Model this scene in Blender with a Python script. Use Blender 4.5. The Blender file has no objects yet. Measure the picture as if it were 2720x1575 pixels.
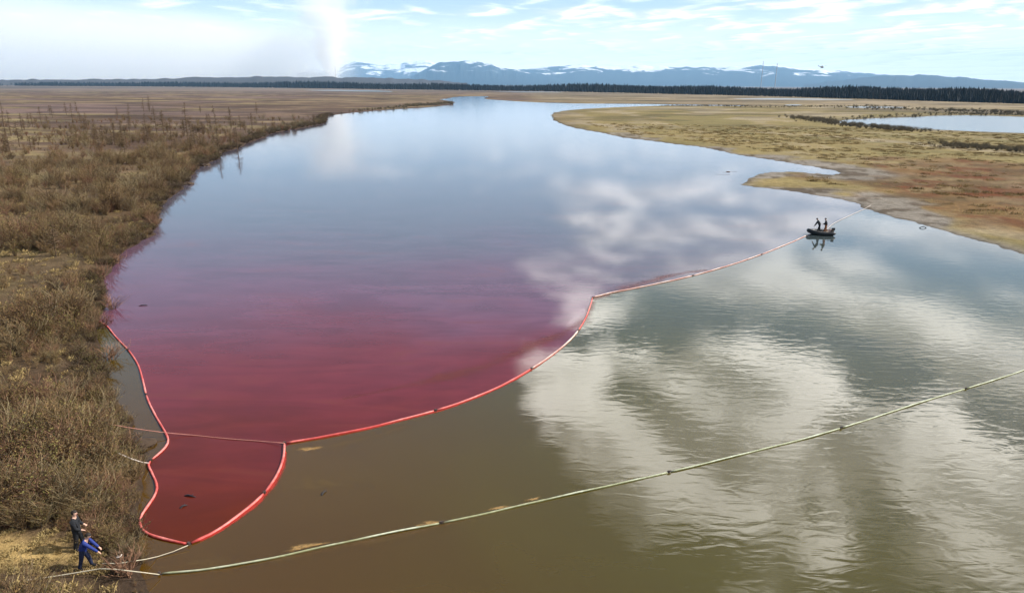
import bpy, bmesh, math, random
import numpy as np
from mathutils import Vector, Matrix, geometry

random.seed(7)
RNG = np.random.default_rng(11)
R = math.radians
scene = bpy.context.scene
COL = scene.collection

# ------------------------------------------------------------------ camera
CAM_H = 17.0
PITCH = R(17.0)
ROLL = R(0.29)
FPX = 1838.0                       # focal length in pixels of a 2720 px wide frame
cam_data = bpy.data.cameras.new('camera')
cam = bpy.data.objects.new('camera', cam_data)
COL.objects.link(cam)
cam_data.sensor_fit = 'HORIZONTAL'
cam_data.sensor_width = 36.0
cam_data.lens = 36.0 * FPX / 2720.0
cam_data.clip_start = 0.5
cam_data.clip_end = 200000.0
_f = Vector((0, math.cos(PITCH), -math.sin(PITCH)))
_r0 = Vector((1, 0, 0))
_u0 = _r0.cross(_f)
_r = _r0 * math.cos(ROLL) + _u0 * math.sin(ROLL)
_u = _u0 * math.cos(ROLL) - _r0 * math.sin(ROLL)
cam.matrix_world = Matrix(((_r.x, _u.x, -_f.x, 0), (_r.y, _u.y, -_f.y, 0), (_r.z, _u.z, -_f.z, CAM_H), (0, 0, 0, 1)))
scene.camera = cam

# ------------------------------------------------------------------ sun and sky
SUN_EL = R(39.0)
SUN_AZ = R(80.0)                   # clockwise from +Y
sun_dir = Vector((math.sin(SUN_AZ) * math.cos(SUN_EL), math.cos(SUN_AZ) * math.cos(SUN_EL), math.sin(SUN_EL)))
sd_ = bpy.data.lights.new('sun', 'SUN')
sd_.energy = 5.0
sd_.angle = R(0.6)
sd_.color = (1.0, 0.955, 0.88)
sun = bpy.data.objects.new('sun', sd_)
COL.objects.link(sun)
sun.rotation_euler = (-sun_dir).to_track_quat('-Z', 'Y').to_euler()

scene.view_settings.view_transform = 'Standard'
scene.view_settings.look = 'None'
scene.view_settings.exposure = 0.5
scene.view_settings.gamma = 1.0
scene.view_settings.use_curve_mapping = False
scene.render.engine = 'CYCLES'
cy = scene.cycles
cy.use_denoising = True
cy.max_bounces = 6
cy.diffuse_bounces = 2
cy.glossy_bounces = 3
cy.transparent_max_bounces = 12
cy.volume_bounces = 5
cy.caustics_reflective = False
cy.caustics_refractive = False
cy.sample_clamp_indirect = 6.0
cy.volume_step_rate = 1.0
cy.volume_max_steps = 160


class N:
    """small node-tree writer"""
    def __init__(self, tree):
        self.t = tree
        self.n = tree.nodes
        self.l = tree.links

    def new(self, kind, **kw):
        nd = self.n.new(kind)
        for k, v in kw.items():
            setattr(nd, k, v)
        return nd

    def link(self, a, b):
        self.l.new(a, b)

    def put(self, sock, v):
        if v is None:
            return
        if hasattr(v, 'is_output'):
            self.l.new(v, sock)
        else:
            sock.default_value = v

    def math(self, op, a, b=None, c=None, clamp=False):
        nd = self.new('ShaderNodeMath', operation=op, use_clamp=clamp)
        for i, v in enumerate((a, b, c)):
            self.put(nd.inputs[i], v)
        return nd.outputs[0]

    def vmath(self, op, a, b=None):
        nd = self.new('ShaderNodeVectorMath', operation=op)
        self.put(nd.inputs[0], a)
        if b is not None:
            self.put(nd.inputs[1], b)
        return nd.outputs[0]

    def noise(self, vec, scale, detail=4.0, rough=0.5, dist=0.0, dims='3D'):
        nd = self.new('ShaderNodeTexNoise', noise_dimensions=dims)
        if vec is not None:
            self.link(vec, nd.inputs['Vector'])
        nd.inputs['Scale'].default_value = scale
        nd.inputs['Detail'].default_value = detail
        nd.inputs['Roughness'].default_value = rough
        nd.inputs['Distortion'].default_value = dist
        return nd.outputs['Fac']

    def ramp(self, v, a, b, lo=0.0, hi=1.0, smooth=True):
        nd = self.new('ShaderNodeMapRange', interpolation_type='SMOOTHSTEP' if smooth else 'LINEAR')
        self.put(nd.inputs['Value'], v)
        self.put(nd.inputs['From Min'], a)
        self.put(nd.inputs['From Max'], b)
        self.put(nd.inputs['To Min'], lo)
        self.put(nd.inputs['To Max'], hi)
        return nd.outputs['Result']

    def mix(self, fac, a, b, mode='MIX'):
        nd = self.new('ShaderNodeMix', data_type='RGBA', blend_type=mode)
        self.put(nd.inputs['Factor'], fac)
        self.put(nd.inputs['A'], a if hasattr(a, 'is_output') else (*a, 1.0)[:4])
        self.put(nd.inputs['B'], b if hasattr(b, 'is_output') else (*b, 1.0)[:4])
        return nd.outputs['Result']

    def xyz(self, v):
        nd = self.new('ShaderNodeSeparateXYZ')
        self.link(v, nd.inputs[0])
        return nd.outputs

    def comb(self, x, y, z):
        nd = self.new('ShaderNodeCombineXYZ')
        for i, v in enumerate((x, y, z)):
            self.put(nd.inputs[i], v)
        return nd.outputs[0]

    def mapping(self, v, loc=(0, 0, 0), rot=(0, 0, 0), scl=(1, 1, 1)):
        nd = self.new('ShaderNodeMapping')
        self.link(v, nd.inputs[0])
        nd.inputs['Location'].default_value = loc
        nd.inputs['Rotation'].default_value = rot
        nd.inputs['Scale'].default_value = scl
        return nd.outputs[0]


def build_world():
    w = bpy.data.worlds.new('World')
    scene.world = w
    w.use_nodes = True
    g = N(w.node_tree)
    w.node_tree.nodes.clear()
    out = g.new('ShaderNodeOutputWorld')
    bg = g.new('ShaderNodeBackground')
    bg.inputs['Strength'].default_value = 0.05
    g.link(bg.outputs[0], out.inputs['Surface'])
    sky = g.new('ShaderNodeTexSky', sky_type='NISHITA')
    sky.sun_disc = False
    sky.sun_elevation = SUN_EL
    sky.sun_rotation = SUN_AZ
    sky.altitude = 20
    sky.air_density = 1.0
    sky.dust_density = 0.6
    sky.ozone_density = 1.2
    tc = g.new('ShaderNodeTexCoord').outputs['Generated']
    x, y, z = g.xyz(tc)
    zc = g.math('ADD', g.math('MAXIMUM', z, 0.0), 0.05)
    p = g.comb(g.math('DIVIDE', x, zc), g.math('DIVIDE', y, zc), 0.0)
    px, py, _ = g.xyz(p)
    # cloud field laid out on a flat deck seen from below
    q = g.mapping(p, loc=(3.7, 1.35, 0.0))
    n1 = g.noise(q, 1.5, 6.0, 0.48, 0.3)
    n2 = g.noise(g.mapping(q, loc=(0.12, 0.02, 0.0)), 1.5, 6.0, 0.48, 0.3)      # the same field a little sunward
    big = g.noise(g.mapping(p, loc=(9.0, 4.0, 0)), 0.28, 2.0, 0.5)
    # more cloud on the sun side, clear towards the other side
    wob = g.math('MULTIPLY', g.math('SUBTRACT', big, 0.5), 0.6)
    az = g.math('DIVIDE', x, g.math('ADD', g.math('ABSOLUTE', y), 0.25))
    side_hi = g.ramp(g.math('ADD', g.math('SUBTRACT', px, g.math('MULTIPLY', py, 0.07)), wob), -0.42, 0.15, -0.34, 0.095)
    side_lo = g.ramp(g.math('ADD', az, g.math('MULTIPLY', wob, 0.5)), -0.75, 0.75, -0.11, 0.085)
    low = g.ramp(z, 0.20, 0.10)
    side = g.math('ADD', g.math('MULTIPLY', side_hi, g.math('SUBTRACT', 1.0, low)), g.math('MULTIPLY', side_lo, low))
    dens = g.math('ADD', n1, side)
    dens = g.math('ADD', dens, g.ramp(z, 0.55, 0.85, 0.0, -0.14))      # thinner straight overhead, where one sees between the clouds
    soft = g.ramp(z, 0.36, 0.20)
    cover = g.ramp(dens, g.ramp(soft, 0, 1, 0.49, 0.40), g.ramp(soft, 0, 1, 0.575, 0.74))
    thick = g.ramp(dens, 0.56, 0.80)
    lit = g.ramp(g.math('SUBTRACT', n1, n2), -0.07, 0.09)
    white = g.mix(lit, (14.0, 14.2, 14.6), (56.0, 54.5, 52.0))
    ccol = g.mix(g.math('MULTIPLY', thick, 0.5), white, (18.0, 18.0, 18.4))
    ccol = g.mix(g.math('MULTIPLY', soft, 0.8), ccol, g.mix(lit, (17.0, 17.1, 17.2), (24.0, 23.6, 23.0)))
    # pale air near the horizon
    skyc = sky.outputs[0]
    up_ = g.math('MAXIMUM', z, 0.0)
    tail = g.math('MULTIPLY', g.math('EXPONENT', g.math('MULTIPLY', up_, -4.0)), 0.62)
    skyc = g.mix(1.0, skyc, (0.94, 1.0, 1.04), 'MULTIPLY')
    skyc = g.mix(tail, skyc, (17.5, 22.5, 27.5))
    skyc = g.mix(g.ramp(up_, 0.110, 0.012, 0.0, 0.92), skyc, (29.0, 28.2, 26.4))
    fade = g.ramp(z, 0.0, 0.09, 0.25, 1.0)
    col = g.mix(g.math('MULTIPLY', cover, fade), skyc, ccol)
    below = g.ramp(z, -0.02, 0.0, 0.0, 1.0)
    col = g.mix(below, (2.0, 2.0, 2.0), col)
    g.link(col, bg.inputs['Color'])


build_world()


# ------------------------------------------------------------------ general helpers
def pix(px, py, z=0.0):
    """where the line of sight through a photograph pixel (2720 wide) meets the height z"""
    d = _f + _r * ((px - 1360.0) / FPX) + _u * ((787.5 - py) / FPX)
    t = (z - CAM_H) / d.z
    return Vector((d.x * t, d.y * t, z))


S = 2720.0 / 2520.0


def at(dx, dy, z=0.0):
    return pix(dx * S, dy * S, z)


def far(px, py, dist):
    """point at a given ground distance on the line of sight through a pixel"""
    d = _f + _r * ((px - 1360.0) / FPX) + _u * ((787.5 - py) / FPX)
    t = dist / math.hypot(d.x, d.y)
    return Vector((d.x * t, d.y * t, CAM_H + d.z * t))


def tag(o, label=None, cat=None, group=None, kind=None):
    if label:
        o['label'] = label
    if cat:
        o['category'] = cat
    if group:
        o['group'] = group
    if kind:
        o['kind'] = kind
    return o


def mesh_obj(name, verts, faces, mat=None, parent=None, smooth=False):
    me = bpy.data.meshes.new(name)
    me.from_pydata([tuple(v) for v in verts], [], [tuple(f) for f in faces])
    me.update()
    if smooth:
        me.polygons.foreach_set('use_smooth', [True] * len(me.polygons))
    if mat:
        me.materials.append(mat)
    o = bpy.data.objects.new(name, me)
    COL.objects.link(o)
    if parent:
        o.parent = parent
    return o


def empty(name, loc, rz=0.0):
    o = bpy.data.objects.new(name, None)
    o.empty_display_size = 0.3
    COL.objects.link(o)
    o.location = loc
    o.rotation_euler = (0, 0, rz)
    return o


def bm_obj(name, bm, mat=None, parent=None, smooth=False):
    me = bpy.data.meshes.new(name)
    bm.to_mesh(me)
    bm.free()
    if smooth:
        me.polygons.foreach_set('use_smooth', [True] * len(me.polygons))
    if mat:
        me.materials.append(mat)
    o = bpy.data.objects.new(name, me)
    COL.objects.link(o)
    if parent:
        o.parent = parent
    return o


def catmull(pts, step):
    """smooth polyline through the points, resampled at about the given step"""
    P = [np.array(p, float) for p in pts]
    P = [2 * P[0] - P[1]] + P + [2 * P[-1] - P[-2]]
    out = []
    for i in range(1, len(P) - 2):
        p0, p1, p2, p3 = P[i - 1:i + 3]
        n = max(2, int(np.linalg.norm(p2 - p1) / (step * 0.25)))
        t0 = 0.0
        d1 = max(np.linalg.norm(p1 - p0), 1e-6) ** 0.5
        d2 = max(np.linalg.norm(p2 - p1), 1e-6) ** 0.5
        d3 = max(np.linalg.norm(p3 - p2), 1e-6) ** 0.5
        t1 = t0 + d1; t2 = t1 + d2; t3 = t2 + d3
        for t in np.linspace(t1, t2, n, endpoint=False):
            A1 = (t1 - t) / (t1 - t0) * p0 + (t - t0) / (t1 - t0) * p1
            A2 = (t2 - t) / (t2 - t1) * p1 + (t - t1) / (t2 - t1) * p2
            A3 = (t3 - t) / (t3 - t2) * p2 + (t - t2) / (t3 - t2) * p3
            B1 = (t2 - t) / (t2 - t0) * A1 + (t - t0) / (t2 - t0) * A2
            B2 = (t3 - t) / (t3 - t1) * A2 + (t - t1) / (t3 - t1) * A3
            out.append((t2 - t) / (t2 - t1) * B1 + (t - t1) / (t2 - t1) * B2)
    out.append(P[-2])
    out = np.array(out)
    seg = np.linalg.norm(np.diff(out, axis=0), axis=1)
    s = np.concatenate([[0], np.cumsum(seg)])
    n = max(2, int(round(s[-1] / step)) + 1)
    u = np.linspace(0, s[-1], n)
    return np.stack([np.interp(u, s, out[:, k]) for k in range(out.shape[1])], 1)


def tube(path, radii, sides=8, cap=True):
    """verts, faces of a tube along a path"""
    P = np.asarray(path, float)
    n = len(P)
    radii = np.broadcast_to(np.asarray(radii, float), (n,))
    T = np.gradient(P, axis=0)
    T /= np.maximum(np.linalg.norm(T, axis=1, keepdims=True), 1e-9)
    up = np.array([0, 0, 1.0])
    if abs(T[0] @ up) > 0.95:
        up = np.array([0, 1.0, 0])
    V, F = [], []
    for i in range(n):
        a = np.cross(T[i], up)
        la = np.linalg.norm(a)
        a = a / la if la > 1e-3 else np.array([1.0, 0, 0])
        b = np.cross(a, T[i])
        for k in range(sides):
            th = 2 * math.pi * k / sides
            V.append(P[i] + radii[i] * (math.cos(th) * a + math.sin(th) * b))
    for i in range(n - 1):
        for k in range(sides):
            k2 = (k + 1) % sides
            F.append((i * sides + k, i * sides + k2, (i + 1) * sides + k2, (i + 1) * sides + k))
    if cap:
        F.append(tuple(range(sides))[::-1])
        F.append(tuple((n - 1) * sides + k for k in range(sides)))
    return V, F


class MB:
    """collects shapes into one mesh"""
    def __init__(self):
        self.v = []
        self.f = []

    def add(self, v, f):
        o = len(self.v)
        self.v.extend(tuple(map(float, a)) for a in v)
        self.f.extend(tuple(o + i for i in q) for q in f)
        return self

    def tube(self, path, radii, sides=8):
        return self.add(*tube(path, radii, sides))

    def box(self, c, s, rz=0.0):
        c = np.array(c, float)
        v = []
        for dz in (-1, 1):
            for dx, dy in ((-1, -1), (1, -1), (1, 1), (-1, 1)):
                x, y = dx * s[0] / 2, dy * s[1] / 2
                v.append(c + (x * math.cos(rz) - y * math.sin(rz), x * math.sin(rz) + y * math.cos(rz), dz * s[2] / 2))
        return self.add(v, [(3, 2, 1, 0), (4, 5, 6, 7), (0, 1, 5, 4), (1, 2, 6, 5), (2, 3, 7, 6), (3, 0, 4, 7)])

    def build(self, name, mat=None, parent=None, smooth=False):
        return mesh_obj(name, self.v, self.f, mat, parent, smooth)


# numpy value noise -------------------------------------------------
def _hash(ix, iy, seed):
    h = (ix.astype(np.int64) * 374761393 + iy.astype(np.int64) * 668265263 + seed * 974634777) & 0xFFFFFFFF
    h = ((h ^ (h >> 13)) * 1274126177) & 0xFFFFFFFF
    h = h ^ (h >> 16)
    return (h & 0xFFFFFF) / float(0xFFFFFF)


def vnoise(x, y, seed=0):
    ix = np.floor(x); iy = np.floor(y)
    fx = x - ix; fy = y - iy
    fx = fx * fx * (3 - 2 * fx); fy = fy * fy * (3 - 2 * fy)
    a = _hash(ix, iy, seed); b = _hash(ix + 1, iy, seed)
    c = _hash(ix, iy + 1, seed); d = _hash(ix + 1, iy + 1, seed)
    return (a * (1 - fx) + b * fx) * (1 - fy) + (c * (1 - fx) + d * fx) * fy


def fbm(x, y, octv=4, seed=0, gain=0.5):
    s = 0.0; a = 1.0; t = 0.0
    for k in range(octv):
        s = s + a * vnoise(x * 2 ** k + 17.3 * k, y * 2 ** k - 9.1 * k, seed + k)
        t += a
        a *= gain
    return s / t


def sstep(v, a, b):
    t = np.clip((v - a) / (b - a), 0, 1)
    return t * t * (3 - 2 * t)


def poly_sd(X, Y, poly):
    """signed distance to a polygon, negative inside"""
    P = np.asarray(poly, float)[:, :2]
    d2 = np.full(X.shape, 1e18)
    inside = np.zeros(X.shape, bool)
    n = len(P)
    for i in range(n):
        x0, y0 = P[i]; x1, y1 = P[(i + 1) % n]
        ex, ey = x1 - x0, y1 - y0
        L = ex * ex + ey * ey + 1e-12
        t = np.clip(((X - x0) * ex + (Y - y0) * ey) / L, 0, 1)
        dx = X - x0 - t * ex; dy = Y - y0 - t * ey
        np.minimum(d2, dx * dx + dy * dy, out=d2)
        c = (y0 > Y) != (y1 > Y)
        if c.any():
            xi = ex * (Y - y0) / (ey if abs(ey) > 1e-12 else 1e-12) + x0
            inside ^= c & (X < xi)
    d = np.sqrt(d2)
    return np.where(inside, -d, d)


# ------------------------------------------------------------------ materials
def new_mat(name):
    m = bpy.data.materials.new(name)
    m.use_nodes = True
    m.node_tree.nodes.clear()
    g = N(m.node_tree)
    out = g.new('ShaderNodeOutputMaterial')
    b = g.new('ShaderNodeBsdfPrincipled')
    g.link(b.outputs[0], out.inputs['Surface'])
    return m, g, b, out


def plain(name, col, rough=0.6, var=0.25, scale=8.0, spec=0.3, rnd=0.0):
    """a plain surface with a little mottling"""
    m, g, b, out = new_mat(name)
    tc = g.new('ShaderNodeTexCoord').outputs['Object']
    n = g.noise(tc, scale, 4, 0.6)
    c = g.mix(1.0, col, g.mix(n, (1 - var,) * 3, (1 + var,) * 3), 'MULTIPLY')
    if rnd:
        oi = g.new('ShaderNodeObjectInfo').outputs['Random']
        v = g.ramp(oi, 0, 1, 1 - rnd, 1 + rnd, False)
        c = g.mix(1.0, c, g.comb(v, v, v), 'MULTIPLY')
    g.link(c, b.inputs['Base Color'])
    b.inputs['Roughness'].default_value = rough
    b.inputs['Specular IOR Level'].default_value = spec
    return m


def ground_material():
    m, g, b, out = new_mat('ground')
    at_ = g.new('ShaderNodeAttribute', attribute_name='tint')
    geo = g.new('ShaderNodeNewGeometry').outputs['Position']
    n1 = g.noise(geo, 0.9, 8, 0.65)
    n2 = g.noise(geo, 7.0, 6, 0.7)
    n3 = g.noise(g.mapping(geo, scl=(0.05, 0.11, 0.05)), 1.0, 6, 0.6)
    k = g.math('MULTIPLY', g.ramp(n1, 0.25, 0.75, 0.62, 1.38, False), g.ramp(n2, 0.2, 0.8, 0.6, 1.4, False))
    k = g.math('MULTIPLY', k, g.ramp(n3, 0.3, 0.7, 0.8, 1.2, False))
    c = g.mix(1.0, at_.outputs['Color'], g.comb(k, k, k), 'MULTIPLY')
    g.link(c, b.inputs['Base Color'])
    b.inputs['Roughness'].default_value = 0.9
    b.inputs['Specular IOR Level'].default_value = 0.1
    bp = g.new('ShaderNodeBump')
    bp.inputs['Strength'].default_value = 0.9
    bp.inputs['Distance'].default_value = 0.25
    h = g.math('ADD', g.math('MULTIPLY', n1, 1.2), g.math('MULTIPLY', n2, 0.35))
    g.link(h, bp.inputs['Height'])
    g.link(bp.outputs[0], b.inputs['Normal'])
    return m


def water_material(name, polluted):
    m, g, b, out = new_mat(name)
    geo = g.new('ShaderNodeNewGeometry').outputs['Position']
    x, y, z = g.xyz(geo)
    swirl = g.noise(g.mapping(geo, scl=(0.035, 0.05, 1.0), rot=(0, 0, 0.35)), 1.0, 5, 0.55, 0.8)
    fine = g.noise(g.mapping(geo, scl=(0.25, 0.45, 1.0)), 1.0, 4, 0.6, 0.5)
    if polluted:
        # dye strongest against the boom, thinning upstream
        s = g.math('ADD', y, g.math('MULTIPLY', g.math('SUBTRACT', swirl, 0.5), 34.0))
        s = g.math('ADD', s, g.math('MULTIPLY', g.math('MAXIMUM', x, 0.0), 0.9))
        c = g.mix(g.ramp(s, 22.0, 36.0), (0.088, 0.0130, 0.0018), (0.116, 0.0165, 0.0215))
        c = g.mix(g.ramp(s, 35.0, 58.0), c, (0.112, 0.044, 0.076))
        c = g.mix(g.ramp(s, 48.0, 92.0), c, (0.078, 0.070, 0.092))
        # streaks of thicker and thinner dye drawn out along the current
        st = g.noise(g.mapping(geo, scl=(0.10, 0.42, 1.0), rot=(0, 0, -0.45)), 1.0, 5, 0.6, 1.2)
        v = g.math('MULTIPLY', g.ramp(fine, 0.3, 0.7, 0.93, 1.07), g.ramp(st, 0.30, 0.70, 0.87, 1.13))
        c = g.mix(1.0, c, g.comb(v, v, v), 'MULTIPLY')
        c = g.mix(g.math('MULTIPLY', g.ramp(st, 0.56, 0.72), 0.35), c, (0.110, 0.028, 0.012))
    else:
        # silty olive water, browner near the left shallows
        sh = g.ramp(g.math('ADD', x, g.math('MULTIPLY', g.math('SUBTRACT', swirl, 0.5), 22.0)), -13.0, 9.0)
        c = g.mix(sh, (0.070, 0.034, 0.003), (0.058, 0.045, 0.004))
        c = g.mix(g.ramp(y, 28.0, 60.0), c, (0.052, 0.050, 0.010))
        c = g.mix(g.ramp(y, 48.0, 85.0), c, (0.040, 0.052, 0.056))  # distant water painted bluish grey, standing in for reflected blue sky
        v = g.ramp(swirl, 0.3, 0.7, 0.88, 1.14)
        c = g.mix(1.0, c, g.comb(v, v, v), 'MULTIPLY')
    g.link(c, b.inputs['Base Color'])
    b.inputs['Roughness'].default_value = 0.03
    b.inputs['IOR'].default_value = 1.35 if polluted else 1.72
    b.inputs['Specular IOR Level'].default_value = 0.5
    # ripples: long low ones plus patches of short wind ripples
    r1 = g.noise(g.mapping(geo, scl=(0.75, 1.9, 1.0), rot=(0, 0, 0.12)), 1.0, 2, 0.45, 0.6)
    r2 = g.noise(g.mapping(geo, scl=(2.4, 6.0, 1.0), rot=(0, 0, -0.2)), 1.0, 2, 0.5, 0.2)
    patch = g.ramp(g.noise(g.mapping(geo, scl=(0.03, 0.02, 1.0)), 1.0, 2, 0.5), 0.40, 0.62)
    gust = g.math('MULTIPLY', g.ramp(x, -6.0, 14.0, 0.05, 1.0), g.ramp(y, 26.0, 70.0, 1.0, 0.28)) if not polluted else g.ramp(y, 60.0, 260.0, 0.12, 1.0)
    h = g.math('ADD', g.math('MULTIPLY', r1, 0.011), g.math('MULTIPLY', g.math('MULTIPLY', r2, 0.0010), g.math('ADD', patch, 0.25)))
    h = g.math('MULTIPLY', h, gust)
    bp = g.new('ShaderNodeBump')
    bp.inputs['Strength'].default_value = 1.0
    bp.inputs['Distance'].default_value = 1.0
    g.link(h, bp.inputs['Height'])
    g.link(bp.outputs[0], b.inputs['Normal'])
    return m


def boom_material(name, clean, dirty):
    m, g, b, out = new_mat(name)
    tc = g.new('ShaderNodeNewGeometry').outputs['Position']
    _, _, z = g.xyz(tc)
    n = g.noise(tc, 0.55, 5, 0.65)
    n2 = g.noise(tc, 5.0, 4, 0.6)
    f = g.ramp(n, 0.38, 0.62)
    wet = g.ramp(g.math('ADD', z, g.math('MULTIPLY', g.math('SUBTRACT', n2, 0.5), 0.05)), 0.03, 0.075)
    c = g.mix(g.math('MULTIPLY', f, 0.8), clean, dirty)
    c = g.mix(wet, dirty, c)
    v = g.ramp(n2, 0.3, 0.7, 0.85, 1.15)
    c = g.mix(1.0, c, g.comb(v, v, v), 'MULTIPLY')
    g.link(c, b.inputs['Base Color'])
    b.inputs['Roughness'].default_value = 0.5
    b.inputs['Specular IOR Level'].default_value = 0.4
    return m


def twig_material(name, base, tip, var=0.35):
    m, g, b, out = new_mat(name)
    oi = g.new('ShaderNodeObjectInfo').outputs['Random']
    geo = g.new('ShaderNodeNewGeometry').outputs['Position']
    n = g.noise(geo, 0.35, 3, 0.6)
    n2 = g.noise(geo, 9.0, 2, 0.6)
    f = g.math('ADD', g.math('MULTIPLY', oi, 0.5), g.ramp(n, 0.35, 0.65, 0, 0.5))
    c = g.mix(f, base, tip)
    v = g.ramp(n2, 0.25, 0.75, 1 - var, 1 + var)
    c = g.mix(1.0, c, g.comb(v, v, v), 'MULTIPLY')
    g.link(c, b.inputs['Base Color'])
    b.inputs['Roughness'].default_value = 0.85
    b.inputs['Specular IOR Level'].default_value = 0.15
    return m


M = {
    'ground': ground_material(),
    'dye': water_material('dyed_water', True),
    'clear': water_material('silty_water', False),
    'boom_red': boom_material('boom_red', (0.62, 0.20, 0.17), (0.42, 0.03, 0.025)),
    'boom_pale': boom_material('boom_pale', (0.62, 0.52, 0.46), (0.36, 0.13, 0.10)),
    'boom_green': boom_material('boom_green', (0.50, 0.52, 0.40), (0.24, 0.25, 0.13)),
    'connector': plain('connector', (0.06, 0.045, 0.04), 0.5),
    'steel': plain('steel', (0.30, 0.29, 0.27), 0.4),
    'rope': plain('rope', (0.45, 0.40, 0.30), 0.9),
    'rope_pink': plain('rope_pink', (0.50, 0.22, 0.17), 0.9),
    'rope_pale': plain('rope_pale', (0.60, 0.52, 0.46), 0.9),
    'twig': twig_material('twig', (0.075, 0.044, 0.024), (0.185, 0.120, 0.060)),
    'bud': twig_material('bud', (0.130, 0.076, 0.029), (0.215, 0.152, 0.055)),
    'twig_red': twig_material('twig_red', (0.13, 0.062, 0.040), (0.22, 0.125, 0.075)),
    'bud_green': twig_material('bud_green', (0.12, 0.10, 0.030), (0.20, 0.18, 0.055)),
    'twig_dark': twig_material('twig_dark', (0.040, 0.025, 0.016), (0.085, 0.052, 0.030)),
    'twig_pale': twig_material('twig_pale', (0.11, 0.080, 0.045), (0.22, 0.17, 0.095)),
    'drygrass': twig_material('drygrass', (0.26, 0.18, 0.075), (0.36, 0.27, 0.12)),
    'larch': twig_material('larch', (0.085, 0.052, 0.030), (0.12, 0.080, 0.045)),
    'conifer': twig_material('conifer', (0.004, 0.006, 0.009), (0.008, 0.011, 0.012)),
    'soil': plain('soil', (0.055, 0.035, 0.022), 0.95, 0.5, 4.0),
    'rubber': plain('rubber', (0.012, 0.013, 0.015), 0.45),
    'dark': plain('dark', (0.02, 0.02, 0.024), 0.6),
    'wood': plain('wood', (0.16, 0.11, 0.07), 0.8),
}

M['bud_dark'] = twig_material('bud_dark', (0.10, 0.078, 0.048), (0.15, 0.12, 0.07))

# ------------------------------------------------------------------ shorelines
LEFT = [(380, 1475), (352, 1440), (345, 1400), (362, 1375), (345, 1345), (336, 1310), (332, 1275), (346, 1235), (352, 1195),
        (360, 1160), (350, 1130), (322, 1110), (318, 1070), (332, 1035), (296, 1010), (282, 985), (268, 950), (258, 915), (246, 890),
        (243, 850), (238, 820), (244, 786), (256, 755), (258, 720), (256, 690), (274, 668), (284, 640), (306, 622), (340, 600), (372, 580),
        (388, 556), (383, 530), (398, 506), (430, 478), (462, 452), (474, 428), (500, 408), (528, 396), (556, 374), (588, 365),
        (622, 349), (668, 330), (700, 323), (742, 317), (800, 303), (806, 296), (803, 289), (826, 283), (868, 278), (938, 272), (1000, 267.5),
        (1050, 265), (1085, 261.5), (1116, 258), (1119, 252), (1094, 247.5), (1082, 245.5), (1100, 243.5), (1120, 239.5)]
FARBANK = [(1150, 238), (1205, 237.8), (1190, 241.5), (1197, 245), (1235, 247.5), (1270, 250), (1330, 253), (1400, 255), (1480, 256), (1560, 256.6),
           (1640, 257.6), (1720, 258.6), (1830, 260)]
RIGHT = [(1830, 261.2), (1720, 260.4), (1650, 260.2), (1570, 262), (1500, 265), (1440, 268), (1395, 272), (1360, 278), (1353, 284), (1360, 294),
         (1372, 302), (1395, 310), (1440, 321), (1500, 333), (1560, 343), (1640, 353), (1720, 362), (1765, 370), (1800, 379), (1860, 389),
         (1930, 399), (2000, 411), (2052, 421), (2072, 427), (2050, 430), (1990, 425), (1930, 422), (1880, 424), (1852, 434), (1836, 446),
         (1818, 455), (1850, 461), (1900, 466), (1950, 472), (2010, 482), (2065, 491), (2110, 501), (2128, 514), (2170, 527), (2240, 546),
         (2300, 562), (2370, 583), (2440, 602), (2520, 627)]
ripple = 0
left_w = [at(x, y) for x, y in LEFT]
right_w = [at(x, y) for x, y in RIGHT]
farbank_w = [at(x, y) for x, y in FARBANK]
behind = [Vector((88, 58, 0)), Vector((112, 30, 0)), Vector((120, -20, 0)), Vector((110, -90, 0)), Vector((-20, -90, 0)), Vector((-14, -30, 0)), Vector((-11.5, 5, 0))]
RIVER = [tuple(v)[:2] for v in left_w + farbank_w + right_w + behind]
POND = [tuple(at(x, y))[:2] for x, y in [(2056, 300.5), (2080, 296), (2150, 292), (2230, 290), (2300, 286), (2380, 284.5), (2450, 286), (2530, 289), (2640, 295),
        (2760, 306), (2800, 325), (2700, 332), (2600, 331.5), (2530, 328), (2440, 325.5), (2350, 321.5), (2250, 317), (2180, 313), (2120, 308.5), (2080, 305)]]
ISLET = [(1765, 423), (1800, 421.5), (1822, 424), (1790, 426)]
ISLET2 = [(1758, 429), (1790, 428), (1806, 430.5), (1772, 431.5)]


def jitter_poly(poly, seed):
    """break up long straight shore edges"""
    out = []
    n = len(poly)
    rr = random.Random(seed)
    for i in range(n):
        a = np.array(poly[i]); b = np.array(poly[(i + 1) % n])
        L = np.linalg.norm(b - a)
        r = np.linalg.norm((a + b) / 2)
        k = int(np.clip(L / max(1.2, 0.03 * r), 1, 8))
        nrm = np.array([-(b - a)[1], (b - a)[0]]) / max(L, 1e-6)
        for j in range(k):
            t = j / k
            off = 0 if j == 0 else rr.uniform(-0.10, 0.10) * min(L / k, 12)
            out.append(tuple(a + (b - a) * t + nrm * off))
    return out


RIVER = jitter_poly(RIVER, 3)
POND = jitter_poly(POND, 4)

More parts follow.
